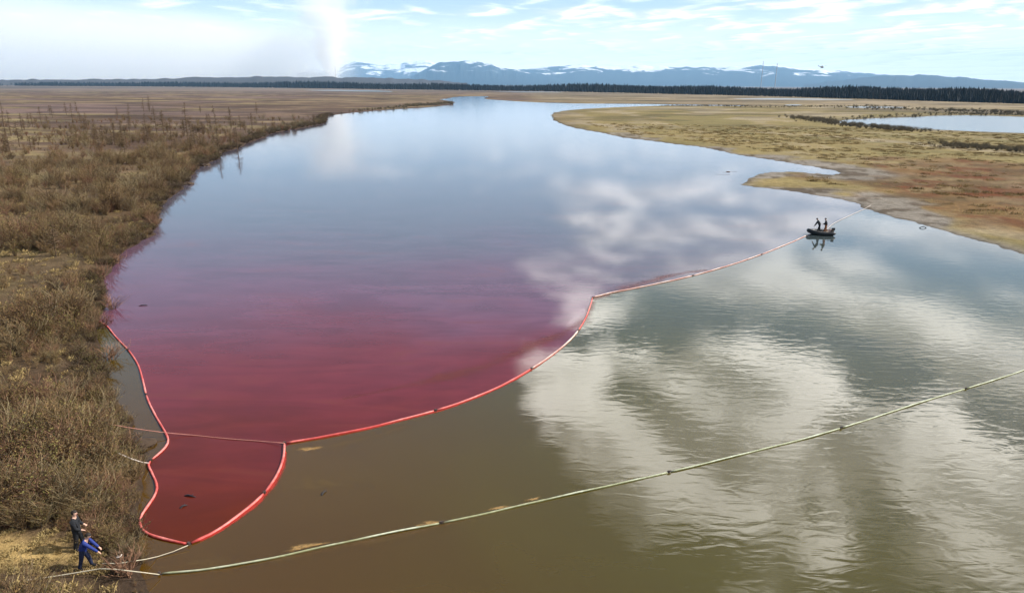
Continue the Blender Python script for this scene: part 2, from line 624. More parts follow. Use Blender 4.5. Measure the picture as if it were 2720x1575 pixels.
# booms -------------------------------------------------------------
BOOM_A = [(237, 787), (262, 803), (285, 830), (320, 868), (340, 900), (352, 940), (362, 980), (378, 1015), (395, 1045), (409, 1070), (414, 1085),
          (410, 1098), (395, 1115), (366, 1140), (373, 1163), (384, 1188), (386, 1205), (378, 1225), (358, 1255), (344, 1280), (350, 1305), (375, 1319), (415, 1330), (465, 1340)]
BOOM_B = [(465, 1340), (520, 1315), (580, 1275), (640, 1225), (680, 1172), (697, 1128), (700, 1092)]
BOOM_C = [(700, 1092), (800, 1075), (900, 1055), (1000, 1030), (1100, 1003), (1200, 965), (1280, 925), (1350, 880), (1410, 830), (1440, 785), (1454, 748), (1458, 733)]
BOOM_D = [(1458, 733), (1500, 722), (1560, 710), (1640, 694), (1720, 675), (1790, 655), (1870, 628), (1940, 600), (1984, 581)]
BOOM_E = [(392, 1413), (500, 1403), (640, 1380), (800, 1345), (980, 1308), (1100, 1285), (1300, 1240), (1480, 1200), (1700, 1150), (1880, 1105), (2000, 1075),
          (2170, 1022), (2300, 980), (2440, 938), (2600, 884), (2800, 815)]


def world_path(pts, step=0.4):
    return catmull([at(x, y)[:2] for x, y in pts], step)


pA, pB, pC, pD, pE = [world_path(b) for b in (BOOM_A, BOOM_B, BOOM_C, BOOM_D, BOOM_E)]
pR = world_path([(1984, 581), (2020, 574), (2050, 552), (2090, 532), (2132, 513)], 0.8)

# ------------------------------------------------------------------ ground sheet
def build_ground():
    delta = np.concatenate([np.arange(70, 12, -0.22), np.arange(12, 3, -0.085), np.arange(3, 0.42, -0.018)])
    rad = CAM_H / np.tan(np.radians(delta))
    rad = np.concatenate([[0.5], rad, np.geomspace(rad[-1] * 1.04, 31000, 45)])
    az_in = np.radians(np.linspace(-47, 47, 700))
    az_out = np.radians(np.linspace(47, 313, 70)[1:-1])
    az = np.concatenate([az_in, az_out])
    A, Rr = np.meshgrid(az, rad)
    X = Rr * np.sin(A); Y = Rr * np.cos(A)
    shp = X.shape
    near = Rr < 4000
    sd = np.full(shp, 4000.0)
    pond = np.full(shp, 4000.0)
    xs, ys = X[near], Y[near]
    sd[near] = poly_sd(xs, ys, RIVER)
    pond[near] = poly_sd(xs, ys, POND)
    isl = np.full(shp, 4000.0)
    for poly in (ISLET, ISLET2):
        isl[near] = np.minimum(isl[near], poly_sd(xs, ys, [tuple(at(*p))[:2] for p in poly]))
    # left or right of the river: sign by comparing azimuth with a centre line
    left = sstep(-(X - (0.02 * Y + 10)), -25, 25)
    wat = np.minimum(sd, pond)
    # shore wobble
    wob = (fbm(X / 1.7, Y / 1.7, 3, 5) - 0.5) * np.clip(Rr / 60, 0.5, 2.2) * 0.9
    w = wat + wob
    bank = np.where(left > 0.5, 0.75 * np.exp(-Rr / 260) + 0.14, 0.16 + 0.12 * np.exp(-Rr / 400))
    slope = 0.05 + 0.40 * left
    z = np.where(w < 0, np.maximum(w * 0.3, -0.9), bank * (1 - np.exp(-w * slope / bank)))
    land = sstep(w, 0.5, 8)
    hum = (fbm(X / 7, Y / 7, 4, 21) - 0.5) * 1.0 * np.exp(-Rr / 220) + (fbm(X / 40, Y / 60, 3, 31) - 0.5) * 0.7 * np.exp(-Rr / 500)
    z = z + land * hum * (0.45 + 0.55 * left) * 0.8
    z = np.where(w > 0.3, np.maximum(z, 0.03), z)
    z = np.where(isl < 0, np.maximum(z, 0.02), z)
    # colours of the ground cover
    def c(*v):
        return np.array(v, float)
    def mixc(a, b, t):
        return a * (1 - t[..., None]) + b * t[..., None]
    stre = fbm(X / 55, Y / 22, 4, 41)          # bands of drier and wetter ground
    stre2 = fbm(X / 160, Y / 60, 4, 51)
    patch = fbm(X / 9, Y / 9, 4, 61)
    fine = fbm(X / 2.2, Y / 2.2, 3, 71)
    Lc = np.broadcast_to(c(0.150, 0.098, 0.052), shp + (3,)).copy()
    Lc = mixc(Lc, c(0.165, 0.135, 0.050), sstep(patch, 0.48, 0.66) * 0.8)
    Lc = mixc(Lc, c(0.090, 0.052, 0.032), sstep(stre, 0.52, 0.66) * 0.7)
    Lc = mixc(Lc, c(0.310, 0.235, 0.115), sstep(stre, 0.45, 0.35) * sstep(Rr, 45, 120) * 0.7)
    Lc = mixc(Lc, c(0.128, 0.083, 0.060), sstep(Rr, 120, 300) * 0.8)
    Lc = mixc(Lc, c(0.235, 0.172, 0.095), sstep(Rr, 380, 700) * sstep(stre2, 0.50, 0.62) * 0.5)
    Lc = mixc(Lc, c(0.235, 0.185, 0.082), sstep(fbm(X / 70, Y / 18, 4, 55), 0.57, 0.67) * sstep(Rr, 110, 200) * 0.75)
    Lc = mixc(Lc, c(0.085, 0.052, 0.035), sstep(fbm(X / 50, Y / 14, 4, 57), 0.50, 0.60) * sstep(Rr, 120, 240) * 0.85)
    Lc = mixc(Lc, c(0.075, 0.045, 0.032), sstep(fbm(X / 26, Y / 11, 4, 59), 0.52, 0.62) * sstep(Rr, 90, 150) * sstep(Rr, 900, 400) * 0.75)
    Lc = mixc(Lc, c(0.15, 0.10, 0.085), sstep(Rr, 200, 500) * sstep(stre2, 0.50, 0.38) * 0.8)
    # dry grass by the landing place
    clear = poly_sd(X, Y, [tuple(at(x, y, 0.6))[:2] for x, y in CLEARING])
    Lc = mixc(Lc, c(0.062, 0.040, 0.024), sstep(Rr, 130, 60) * 0.8)
    Lc = mixc(Lc, c(0.345, 0.235, 0.095), sstep(-clear + (patch - 0.5) * 3, -0.6, 0.5))
    Lc = mixc(Lc, c(0.042, 0.027, 0.018), sstep(w, 2.2, 0.5) * 0.9)
    # right-hand flood plain
    Rc = np.broadcast_to(c(0.225, 0.172, 0.066), shp + (3,)).copy()
    scroll = fbm(wat / 13 + 3.0 * fbm(X / 45, Y / 30, 3, 82), X / 90 + Y / 120, 4, 81)
    Rc = mixc(Rc, c(0.285, 0.228, 0.138), sstep(scroll, 0.48, 0.62))
    Rc = mixc(Rc, c(0.165, 0.135, 0.050), sstep(scroll, 0.45, 0.33) * 0.7)
    Rc = mixc(Rc, c(0.24, 0.175, 0.075), sstep(patch, 0.55, 0.7) * 0.5)
    rust = poly_sd(X, Y, [tuple(at(x, y))[:2] for x, y in RUST])
    rf = sstep(-rust + (fbm(X / 11, Y / 9, 4, 91) - 0.5) * 26, -3, 7)
    Rc = mixc(Rc, c(0.128, 0.048, 0.014), rf * (0.65 + 0.45 * sstep(patch, 0.35, 0.6)))
    Rc = mixc(Rc, c(0.100, 0.064, 0.024), rf * sstep(fbm(X / 7, Y / 4.5, 4, 96), 0.50, 0.62) * 0.8)
    Rc = mixc(Rc, c(0.21, 0.145, 0.07), rf * sstep(fbm(X / 5, Y / 3.5, 4, 95), 0.55, 0.68) * 0.75)
    mudw = 4 + 9 * sstep(fbm(X / 16, Y / 16, 3, 97), 0.42, 0.65)
    mud = sstep(mudw - sd, 0, 5) * sstep(Rr, 420, 200)
    Rc = mixc(Rc, mixc(np.broadcast_to(c(0.215, 0.185, 0.15), shp + (3,)), c(0.10, 0.075, 0.052), sstep(fbm(X / 3.2, Y / 2.4, 4, 99), 0.48, 0.62)), mud)
    Rc = mixc(Rc, c(0.29, 0.22, 0.15), sstep(Rr, 560, 800) * sstep(stre2, 0.42, 0.55) * 0.7)
    Rc = mixc(Rc, c(0.12, 0.088, 0.055), sstep(Rr, 480, 640) * sstep(stre2, 0.52, 0.40) * 0.8)
    Rc = mixc(Rc, c(0.10, 0.085, 0.070), sstep(w, 1.2, 0.2) * 0.7)
    Rc = mixc(Rc, c(0.085, 0.07, 0.045), sstep(pond, 16, 6) * 0.55)
    Rc = Rc * 0.86
    C = mixc(Rc, Lc, left)
    mott = sstep(fbm(X / 34, Y / 20, 5, 107), 0.46, 0.60) * sstep(Rr, 200, 420)
    C = mixc(C, C * 0.62, mott)
    # far plain
    fp = sstep(Rr, 900, 2600)
    C = mixc(C, c(0.085, 0.075, 0.070), fp * 0.9)
    C = mixc(C, c(0.22, 0.16, 0.12), fp * sstep(fbm(X / 900, Y / 350, 4, 103), 0.52, 0.62) * 0.6)
    C = mixc(C, c(0.055, 0.032, 0.022), np.broadcast_to(sstep(w, 0.1, -0.3), shp))
    nr, na = shp
    idx = np.arange(nr * na).reshape(nr, na)
    nxt = np.roll(idx, -1, axis=1)
    F = np.stack([idx[:-1], nxt[:-1], nxt[1:], idx[1:]], -1).reshape(-1, 4)
    me = bpy.data.meshes.new('ground')
    V = np.stack([X, Y, z], -1).reshape(-1, 3).astype(np.float32)
    me.vertices.add(len(V)); me.vertices.foreach_set('co', V.ravel())
    me.loops.add(F.size); me.loops.foreach_set('vertex_index', F[:, ::-1].ravel().astype(np.int32))
    me.polygons.add(len(F)); me.polygons.foreach_set('loop_start', np.arange(0, F.size, 4, dtype=np.int32))
    me.polygons.foreach_set('use_smooth', np.ones(len(F), bool))
    me.update(calc_edges=True)
    ca = me.color_attributes.new('tint', 'FLOAT_COLOR', 'POINT')
    C4 = np.concatenate([np.clip(C, 0.004, 1), np.ones(shp + (1,))], -1).astype(np.float32)
    ca.data.foreach_set('color', C4.ravel())
    me.materials.append(M['ground'])
    o = bpy.data.objects.new('ground', me)
    COL.objects.link(o)
    tag(o, 'brown marshy plain with dry grass along both river banks', kind='structure')
    return rad, az_in, z[:, :700], X[:, :700], Y[:, :700], wat[:, :700], clear[:, :700]


CLEARING = [(-60, 1328), (80, 1318), (175, 1322), (232, 1345), (258, 1385), (230, 1402), (150, 1408), (60, 1424), (-60, 1440)]
LANDING = [(40, 1325), (200, 1316), (268, 1335), (300, 1385), (300, 1446), (60, 1450), (40, 1405)]
LOWBRUSH = [(-80, 1395), (130, 1400), (255, 1375), (300, 1380), (345, 1385), (360, 1475), (-80, 1475)]
RUST = [(2085, 402), (2200, 390), (2330, 388), (2520, 402), (2700, 420), (2760, 640), (2520, 588), (2420, 560), (2320, 542), (2210, 528), (2140, 498), (2180, 470), (2060, 440), (1985, 436)]
G_rad, G_az, G_z, G_X, G_Y, G_wat, G_clear = build_ground()


def ground_z(x, y, arr=None):
    arr = G_z if arr is None else arr
    r = math.hypot(x, y); a = math.atan2(x, y)
    i = int(np.clip(np.searchsorted(G_rad, r) - 1, 0, len(G_rad) - 2))
    t = (r - G_rad[i]) / (G_rad[i + 1] - G_rad[i])
    ja = (a - G_az[0]) / (G_az[1] - G_az[0])
    j = int(np.clip(math.floor(ja), 0, len(G_az) - 2))
    s = float(np.clip(ja - j, 0, 1))
    q = arr[i:i + 2, j:j + 2]
    return float((q[0, 0] * (1 - s) + q[0, 1] * s) * (1 - t) + (q[1, 0] * (1 - s) + q[1, 1] * s) * t)


def on_ground(px, py):
    """point of the ground sheet seen through a photograph pixel"""
    v = pix(px, py, 0.4)
    for _ in range(4):
        v = pix(px, py, ground_z(v.x, v.y))
    return v


# ------------------------------------------------------------------ water sheets
def offset_poly(poly, amount):
    P = np.array(poly, float)
    prv = np.roll(P, 1, 0); nxt = np.roll(P, -1, 0)
    t = nxt - prv
    t /= np.maximum(np.linalg.norm(t, axis=1, keepdims=True), 1e-9)
    area = np.sum(P[:, 0] * nxt[:, 1] - nxt[:, 0] * P[:, 1])
    nrm = np.stack([t[:, 1], -t[:, 0]], 1) * (1 if area > 0 else -1)
    r = np.linalg.norm(P, axis=1)
    return P + nrm * (amount + 0.012 * r)[:, None]


def sheet(name, poly, mat, z=0.0):
    V2 = [Vector((p[0], p[1])) for p in poly]
    vv, ee, ff, *_ = geometry.delaunay_2d_cdt(V2, [], [list(range(len(V2)))], 1, 1e-4)
    me = bpy.data.meshes.new(name)
    fl = []
    for f in ff:
        a, b_, c_ = [vv[i] for i in f]
        if (b_ - a).cross(c_ - a) < 0:
            f = f[::-1]
        fl.append(f)
    me.from_pydata([(v.x, v.y, z) for v in vv], [], fl)
    me.materials.append(mat)
    o = bpy.data.objects.new(name, me)
    COL.objects.link(o)
    return o


riv_off = offset_poly(RIVER, 0.5)
# the whole outline is cut in two by the boom line
barrier = np.concatenate([pA[:, :2], pB[1:, :2], pC[1:, :2], pD[1:, :2], pR[1:, :2]])
iL = int(np.argmin(np.linalg.norm(riv_off - barrier[0], axis=1)))
iR = int(np.argmin(np.linalg.norm(riv_off - barrier[-1], axis=1)))
up = np.concatenate([barrier[::2], [barrier[-1] + (3, 2)], riv_off[iL + 1:iR][::-1], [barrier[0] + (-1.5, 0.4)]])
down = np.concatenate([barrier[::-2], [barrier[0] + (-1.5, 0.4)], riv_off[:iL][::-1], riv_off[iR + 1:][::-1], [barrier[-1] + (3, 2)]])
o = sheet('polluted_river_water', up, M['dye'])
tag(o, 'red and purple polluted river water held behind the boom', kind='structure')
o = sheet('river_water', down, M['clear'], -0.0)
tag(o, 'olive brown river water below the boom reflecting clouds', kind='structure')
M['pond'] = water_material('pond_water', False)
for nd in M['pond'].node_tree.nodes:
    if nd.type == 'BSDF_PRINCIPLED':
        nd.inputs['Roughness'].default_value = 0.2          # wind-ruffled
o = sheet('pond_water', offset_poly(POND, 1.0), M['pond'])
tag(o, 'pale pond beyond the grassy right bank', kind='structure')


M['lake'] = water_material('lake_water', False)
for nd in M['lake'].node_tree.nodes:
    if nd.type == 'BSDF_PRINCIPLED':
        nd.inputs['Roughness'].default_value = 0.3          # wind-ruffled


def pool(name, pts, label):
    o = sheet(name, jitter_poly([tuple(at(x, y, 0.32))[:2] for x, y in pts], 9), M['lake'], 0.32)
    tag(o, label, kind='structure')


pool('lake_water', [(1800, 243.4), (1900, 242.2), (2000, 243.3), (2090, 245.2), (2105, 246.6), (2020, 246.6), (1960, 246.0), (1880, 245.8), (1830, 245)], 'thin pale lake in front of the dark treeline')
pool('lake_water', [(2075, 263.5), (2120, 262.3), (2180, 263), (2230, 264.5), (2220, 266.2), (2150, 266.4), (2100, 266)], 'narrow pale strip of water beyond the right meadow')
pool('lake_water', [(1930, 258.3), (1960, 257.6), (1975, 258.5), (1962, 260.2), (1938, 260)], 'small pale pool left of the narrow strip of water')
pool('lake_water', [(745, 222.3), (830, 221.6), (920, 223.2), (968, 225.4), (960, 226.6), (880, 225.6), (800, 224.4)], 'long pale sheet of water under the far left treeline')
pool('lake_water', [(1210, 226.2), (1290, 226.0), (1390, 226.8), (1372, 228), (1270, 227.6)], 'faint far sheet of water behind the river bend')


# ------------------------------------------------------------------ containment booms
def boom(name, path, mats, label, group, n_sec, radius=0.105, pick=None, end_flags=True):
    root = empty(name, (path[0][0], path[0][1], 0.0))
    tag(root, label, 'boom', group)
    org = np.array([path[0][0], path[0][1], 0.0])
    n = len(path)
    cuts = np.linspace(0, n - 1, n_sec + 1).astype(int)
    rr = random.Random(len(path))
    zz = 0.03 + 0.010 * np.sin(np.arange(n) * 0.35) + 0.006 * np.sin(np.arange(n) * 0.93 + 1)
    P = np.stack([path[:, 0], path[:, 1], zz], 1) - org
    for s in range(n_sec):
        a, b = cuts[s], cuts[s + 1]
        seg = P[a:b + 1].copy()
        if len(seg) < 3:
            continue
        d0 = seg[1] - seg[0]; d0 /= np.linalg.norm(d0)
        d1 = seg[-1] - seg[-2]; d1 /= np.linalg.norm(d1)
        seg[0] += d0 * 0.10
        seg[-1] -= d1 * 0.10
        # floats: slightly swollen between stitched necks
        k = np.arange(len(seg))
        rads = radius * (1 - 0.10 * (k % 4 == 0)) * (1 + 0.05 * np.sin(k * 1.7 + s))
        rads[0] *= 0.75; rads[-1] *= 0.75
        mat = mats[s % len(mats)] if pick is None else pick(s)
        fl = mesh_obj('float_section', *tube(seg, rads, 10), mat, root, True)
        sk = []
        for p in seg:
            sk += [p + (0, 0, -radius * 0.7), p + (0, 0, -0.45)]
        mesh_obj('skirt', sk, [(2 * i, 2 * i + 1, 2 * i + 3, 2 * i + 2) for i in range(len(seg) - 1)], M['connector'], fl)
        if s > 0:
            c = P[a]
            t = P[min(a + 1, n - 1)] - P[max(a - 1, 0)]
            ang = math.atan2(t[1], t[0])
            mb = MB()
            mb.box(c + (0, 0, 0.02), (0.06, radius * 1.7, 0.13), ang)
            mb.box(c + (0, 0, 0.05), (0.20, 0.03, 0.06), ang)
            mb.build('connector', M['connector'], root)
    for e in (0, n - 1):
        c = P[e]
        t = P[min(e + 1, n - 1)] - P[max(e - 1, 0)]
        mb = MB()
        mb.box(c + (0, 0, 0.025), (0.07, radius * 1.9, 0.12), math.atan2(t[1], t[0]))
        mb.build('end_plate', M['connector'], root)
    return root


GB = 'floating oil booms across the river'
boom('containment_boom', pA, [M['boom_red']], 'red floating boom winding along the bushy left bank around the red pocket', GB, 4, 0.060)
boom('containment_boom', pB, [M['boom_red']], 'short curved red boom closing the dark red pocket towards open water', GB, 2, 0.066)
boom('containment_boom', pC, [M['boom_red'], M['boom_red'], M['boom_pale']], 'long curved red boom sweeping from the rope junction to the sharp bend', GB, 4, 0.060)
boom('containment_boom', pD, [M['boom_pale']], 'pale pinkish boom running from the sharp bend out to the dark boat', GB, 3, 0.055)
boom('containment_boom', pE, [M['boom_green']], 'straight pale green boom crossing the clear brown water in front', GB, 6, 0.040)


def rope(name, pts, rad, mat, label, sag=0.0, float_z=None, step=0.5):
    P = catmull([tuple(p) for p in pts], step)
    if float_z is not None:
        P[:, 2] = np.maximum(P[:, 2], float_z)
    o = mesh_obj(name, *tube(P, rad, 6), mat, None, True)
    return tag(o, label, 'rope')


def w(dx, dy, z=0.03):
    return at(dx, dy, z)


rope('rope', [at(262, 1042, 0.9), at(330, 1054, 0.5), w(405, 1064, 0.22), w(470, 1070), w(560, 1079), w(640, 1085), w(700, 1090, 0.15)], 0.018, M['rope_pink'],
     'thin pinkish rope stretched across the top of the red pocket')
rope('rope', [at(366, 1139, 0.14), at(345, 1136, 0.5), at(312, 1124, 0.9), at(285, 1112, 0.95)], 0.025, M['rope_pale'], 'short pale rope tying the notch of the boom to the bushes')
rope('rope', [w(463, 1341, 0.14), w(425, 1357, 0.06), w(380, 1371, 0.05), at(335, 1379, 0.5), at(285, 1386, 0.75), at(252, 1386, 0.85)], 0.017, M['rope'],
     'slack greenish rope from the pocket corner up to the people on shore')
rope('rope', [w(392, 1413, 0.12), at(352, 1408, 0.45), at(300, 1402, 0.75), at(255, 1398, 0.8), at(215, 1404, 0.75), at(130, 1418, 0.72), at(60, 1428, 0.72), at(-40, 1446, 0.72)], 0.019, M['rope'],
     'pale rope holding the green boom and trailing over the dry grass')
rope('rope', [Vector((pR[3][0], pR[3][1], 0.05))] + [Vector((p[0], p[1], 0.06)) for p in pR[4:-1:4]] + [Vector((pR[-1][0] + 1.0, pR[-1][1] + 0.8, 0.35))], 0.022, M['rope_pale'],
     'faint pink line from the boat to the muddy right shore', step=1.0)


# ------------------------------------------------------------------ shrubs, grass and reeds
def ribbon(mb, pts, w0, w1, rnd):
    """thin three sided twig"""
    P = np.array(pts, float)
    n = len(P)
    rads = np.linspace(w0, w1, n)
    mb.add(*tube(P, rads, 3, False))


def shrub_meshes(seed, height, stems, spread, buds, twig_w=0.012, droop=0.0):
    rr = random.Random(seed)
    tw, bd = MB(), MB()
    ends = []
    for s in range(stems):
        a = rr.uniform(0, 2 * math.pi)
        lean = rr.uniform(0.1, 1.0) * spread
        h = height * rr.uniform(0.6, 1.0) * (1 - 0.25 * lean)
        bx, by = rr.uniform(-0.2, 0.2) * spread, rr.uniform(-0.2, 0.2) * spread
        pts = []
        for k in range(5):
            t = k / 4
            pts.append((bx + math.cos(a) * lean * t * (0.5 + 0.5 * t) + rr.uniform(-.04, .04), by + math.sin(a) * lean * t * (0.5 + 0.5 * t) + rr.uniform(-.04, .04), h * (t - droop * t * t) - 0.05))
        ribbon(tw, pts, twig_w * 1.3, twig_w * 0.6, rr)
        for j in range(5):
            k = rr.choice((1, 2, 3, 4))
            p = np.array(pts[k])
            a2 = a + rr.uniform(-1.5, 1.5)
            L = height * rr.uniform(0.18, 0.42)
            q = p + np.array((math.cos(a2) * L * 0.5, math.sin(a2) * L * 0.5, L * rr.uniform(0.25, 0.75)))
            q2 = q + np.array((math.cos(a2 + .4) * L * 0.35, math.sin(a2 + .4) * L * 0.35, L * rr.uniform(0.05, 0.45)))
            ribbon(tw, [p, q, q2], twig_w * 0.75, twig_w * 0.4, rr)
            ends.append((p, q, q2))
    for b in range(buds):
        p, q, q2 = rr.choice(ends)
        t = rr.random()
        c = (p * (1 - t) + q * t) if rr.random() < 0.4 else (q * (1 - t) + q2 * t)
        c = c + np.array([rr.uniform(-.05, .05) for _ in range(3)])
        L = rr.uniform(0.016, 0.040)
        d = np.array([rr.uniform(-1, 1), rr.uniform(-1, 1), rr.uniform(-.3, 1)]); d /= np.linalg.norm(d)
        e = np.cross(d, [rr.uniform(-1, 1), rr.uniform(-1, 1), rr.uniform(-1, 1)]); e /= max(np.linalg.norm(e), 1e-3)
        bd.add([c - d * L, c + e * L * 0.45, c + d * L, c - e * L * 0.45], [(0, 1, 2, 3)])
    return tw, bd


def proto_mesh(name, parts):
    """one mesh holding several materials, used as the source of scattered vegetation"""
    me = bpy.data.meshes.new(name)
    V, F, mi = [], [], []
    for k, (mb, mat) in enumerate(parts):
        o = len(V)
        V += mb.v
        F += [tuple(o + i for i in f) for f in mb.f]
        mi += [k] * len(mb.f)
        me.materials.append(mat)
    me.from_pydata(V, [], F)
    me.polygons.foreach_set('material_index', mi)
    me.update()
    return bpy.data.objects.new(name, me)


def scatter(name, pts, rots, scls, protos, label):
    """one mass of vegetation: instances of a few source plants on a cloud of points"""
    coll = bpy.data.collections.new(name + '_sources')
    for p in protos:
        coll.objects.link(p)
    me = bpy.data.meshes.new(name)
    me.vertices.add(len(pts))
    me.vertices.foreach_set('co', np.asarray(pts, np.float32).ravel())
    a = me.attributes.new('rot', 'FLOAT', 'POINT'); a.data.foreach_set('value', np.asarray(rots, np.float32))
    a = me.attributes.new('scl', 'FLOAT', 'POINT'); a.data.foreach_set('value', np.asarray(scls, np.float32))
    o = bpy.data.objects.new(name, me)
    COL.objects.link(o)
    ng = bpy.data.node_groups.new(name, 'GeometryNodeTree')
    ng.interface.new_socket('Geometry', in_out='INPUT', socket_type='NodeSocketGeometry')
    ng.interface.new_socket('Geometry', in_out='OUTPUT', socket_type='NodeSocketGeometry')
    n, l = ng.nodes, ng.links
    gi, go = n.new('NodeGroupInput'), n.new('NodeGroupOutput')
    iop = n.new('GeometryNodeInstanceOnPoints')
    ci = n.new('GeometryNodeCollectionInfo')
    ci.inputs['Collection'].default_value = coll
    ci.inputs['Separate Children'].default_value = True
    ci.inputs['Reset Children'].default_value = True
    iop.inputs['Pick Instance'].default_value = True
    ra = n.new('GeometryNodeInputNamedAttribute'); ra.data_type = 'FLOAT'; ra.inputs['Name'].default_value = 'rot'
    sa = n.new('GeometryNodeInputNamedAttribute'); sa.data_type = 'FLOAT'; sa.inputs['Name'].default_value = 'scl'
    cx = n.new('ShaderNodeCombineXYZ')
    l.new(ra.outputs['Attribute'], cx.inputs['Z'])
    l.new(gi.outputs[0], iop.inputs['Points'])
    l.new(ci.outputs[0], iop.inputs['Instance'])
    l.new(cx.outputs[0], iop.inputs['Rotation'])
    l.new(sa.outputs['Attribute'], iop.inputs['Scale'])
    l.new(iop.outputs[0], go.inputs[0])
    md = o.modifiers.new('scatter', 'NODES')
    md.node_group = ng
    return tag(o, label, kind='stuff')


def sample_polar(n, az0, az1, r0, r1, power, seed):
    """random points, denser close by"""
    g_ = np.random.default_rng(seed)
    u = g_.random(n)
    r = (r0 ** power + u * (r1 ** power - r0 ** power)) ** (1 / power)
    a = np.radians(az0 + (az1 - az0) * g_.random(n))
    return r * np.sin(a), r * np.cos(a), r, g_


def gz_many(x, y, arr):
    r = np.hypot(x, y); a = np.arctan2(x, y)
    i = np.clip(np.searchsorted(G_rad, r) - 1, 0, len(G_rad) - 2)
    t = np.clip((r - G_rad[i]) / (G_rad[i + 1] - G_rad[i]), 0, 1)
    ja = (a - G_az[0]) / (G_az[1] - G_az[0])
    j = np.clip(np.floor(ja).astype(int), 0, len(G_az) - 2)
    s = np.clip(ja - j, 0, 1)
    return (arr[i, j] * (1 - s) + arr[i, j + 1] * s) * (1 - t) + (arr[i + 1, j] * (1 - s) + arr[i + 1, j + 1] * s) * t


def left_thicket():
    x, y, r, g_ = sample_polar(66000, -46, 0, 19, 380, 0.85, 5)
    wat = gz_many(x, y, G_wat); cl = gz_many(x, y, G_clear)
    leftside = x < 0.02 * y + 4
    open_ = fbm(x / 14, y / 9, 4, 211)
    band = fbm(x / 55, y / 22, 4, 41)
    dens = sstep(open_, 0.30, 0.46) * (0.25 + 0.75 * sstep(band, 0.38, 0.47)) * np.clip(1.2 - r / 300, 0.12, 1)
    dens = np.where(r < 60, 0.35 + 0.65 * dens, dens)
    ppl = poly_sd(x, y, [tuple(at(a_, b_, 0.7))[:2] for a_, b_ in LANDING])
    low = poly_sd(x, y, [tuple(at(a_, b_, 0.7))[:2] for a_, b_ in LOWBRUSH])
    dens = dens * (0.22 + 0.78 * sstep(fbm(x / 3.2, y / 3.2, 3, 219), 0.40, 0.55) * 1.0)
    keep = leftside & (wat > 0.1) & (cl > 0.25) & (ppl > 0) & (g_.random(len(x)) < dens) & ((low > 0) | (g_.random(len(x)) < 0.5))
    # no shrub where the line of sight to the people and their shadows runs
    x, y, r, wat, low = x[keep], y[keep], r[keep], wat[keep], low[keep]
    z = gz_many(x, y, G_z)
    prot = []
    for k in range(12):
        tw, bd = shrub_meshes(100 + k, random.uniform(0.8, 1.7), random.choice((16, 22, 28)), random.uniform(0.45, 0.9), 300, 0.0095)
        prot.append(proto_mesh('shrub_source', [(tw, M['twig_red'] if k % 3 == 0 else M['twig']), (bd, (M['bud'], M['bud'], M['bud_green'], M['bud_dark'])[k % 4])]))
    for k in range(2):
        tw, bd = shrub_meshes(150 + k, 1.75, 18, 1.0, 120, 0.011, 0.12)
        prot.append(proto_mesh('willow_source', [(tw, M['twig_pale']), (bd, M['bud'])]))
    scl = (0.40 + 0.60 * g_.random(len(x))) * (0.35 + 1.3 * sstep(fbm(x / 4.5, y / 4.5, 3, 33), 0.28, 0.72)) * np.clip(0.85 + r / 200, 0.85, 1.35)
    scl *= np.where(ppl[keep] < 1.6, 0.6, 1.0)
    scl *= np.where(low < 0, 0.38, 1.0) * np.clip(0.45 + wat / 2.6, 0.45, 1.0)
    scatter('shrub_thicket', np.stack([x, y, z], 1), g_.random(len(x)) * 6.28, scl, prot, 'dense brown leafless shrub thicket covering the left bank')
    return len(x)


def shore_fringe():
    """dark overhanging scrub right at the left waterline"""
    x, y, r, g_ = sample_polar(60000, -46, 4, 19, 420, 0.8, 15)
    wat = gz_many(x, y, G_wat)
    ppl = poly_sd(x, y, [tuple(at(a_, b_, 0.7))[:2] for a_, b_ in LANDING])
    lim = 0.9 + r / 90
    keep = (x < 0.02 * y + 4) & (wat > 0.0) & (wat < lim) & (ppl > 1.0) & (fbm(x / 3, y / 3, 3, 313) > 0.40)
    x, y, r = x[keep], y[keep], r[keep]
    prot = []
    for k in range(6):
        tw, bd = shrub_meshes(700 + k, 0.95, 22, 0.85, 220, 0.011, 0.3)
        prot.append(proto_mesh('fringe_source', [(tw, M['twig_dark']), (bd, (M['bud_dark'], M['bud_green'])[k % 2])]))
    scatter('shore_scrub', np.stack([x, y, gz_many(x, y, G_z)], 1), g_.random(len(x)) * 6.28, (0.4 + 0.6 * g_.random(len(x))) * np.clip(0.7 + r / 160, 0.7, 1.8), prot,
            'dark scrub overhanging the left waterline')


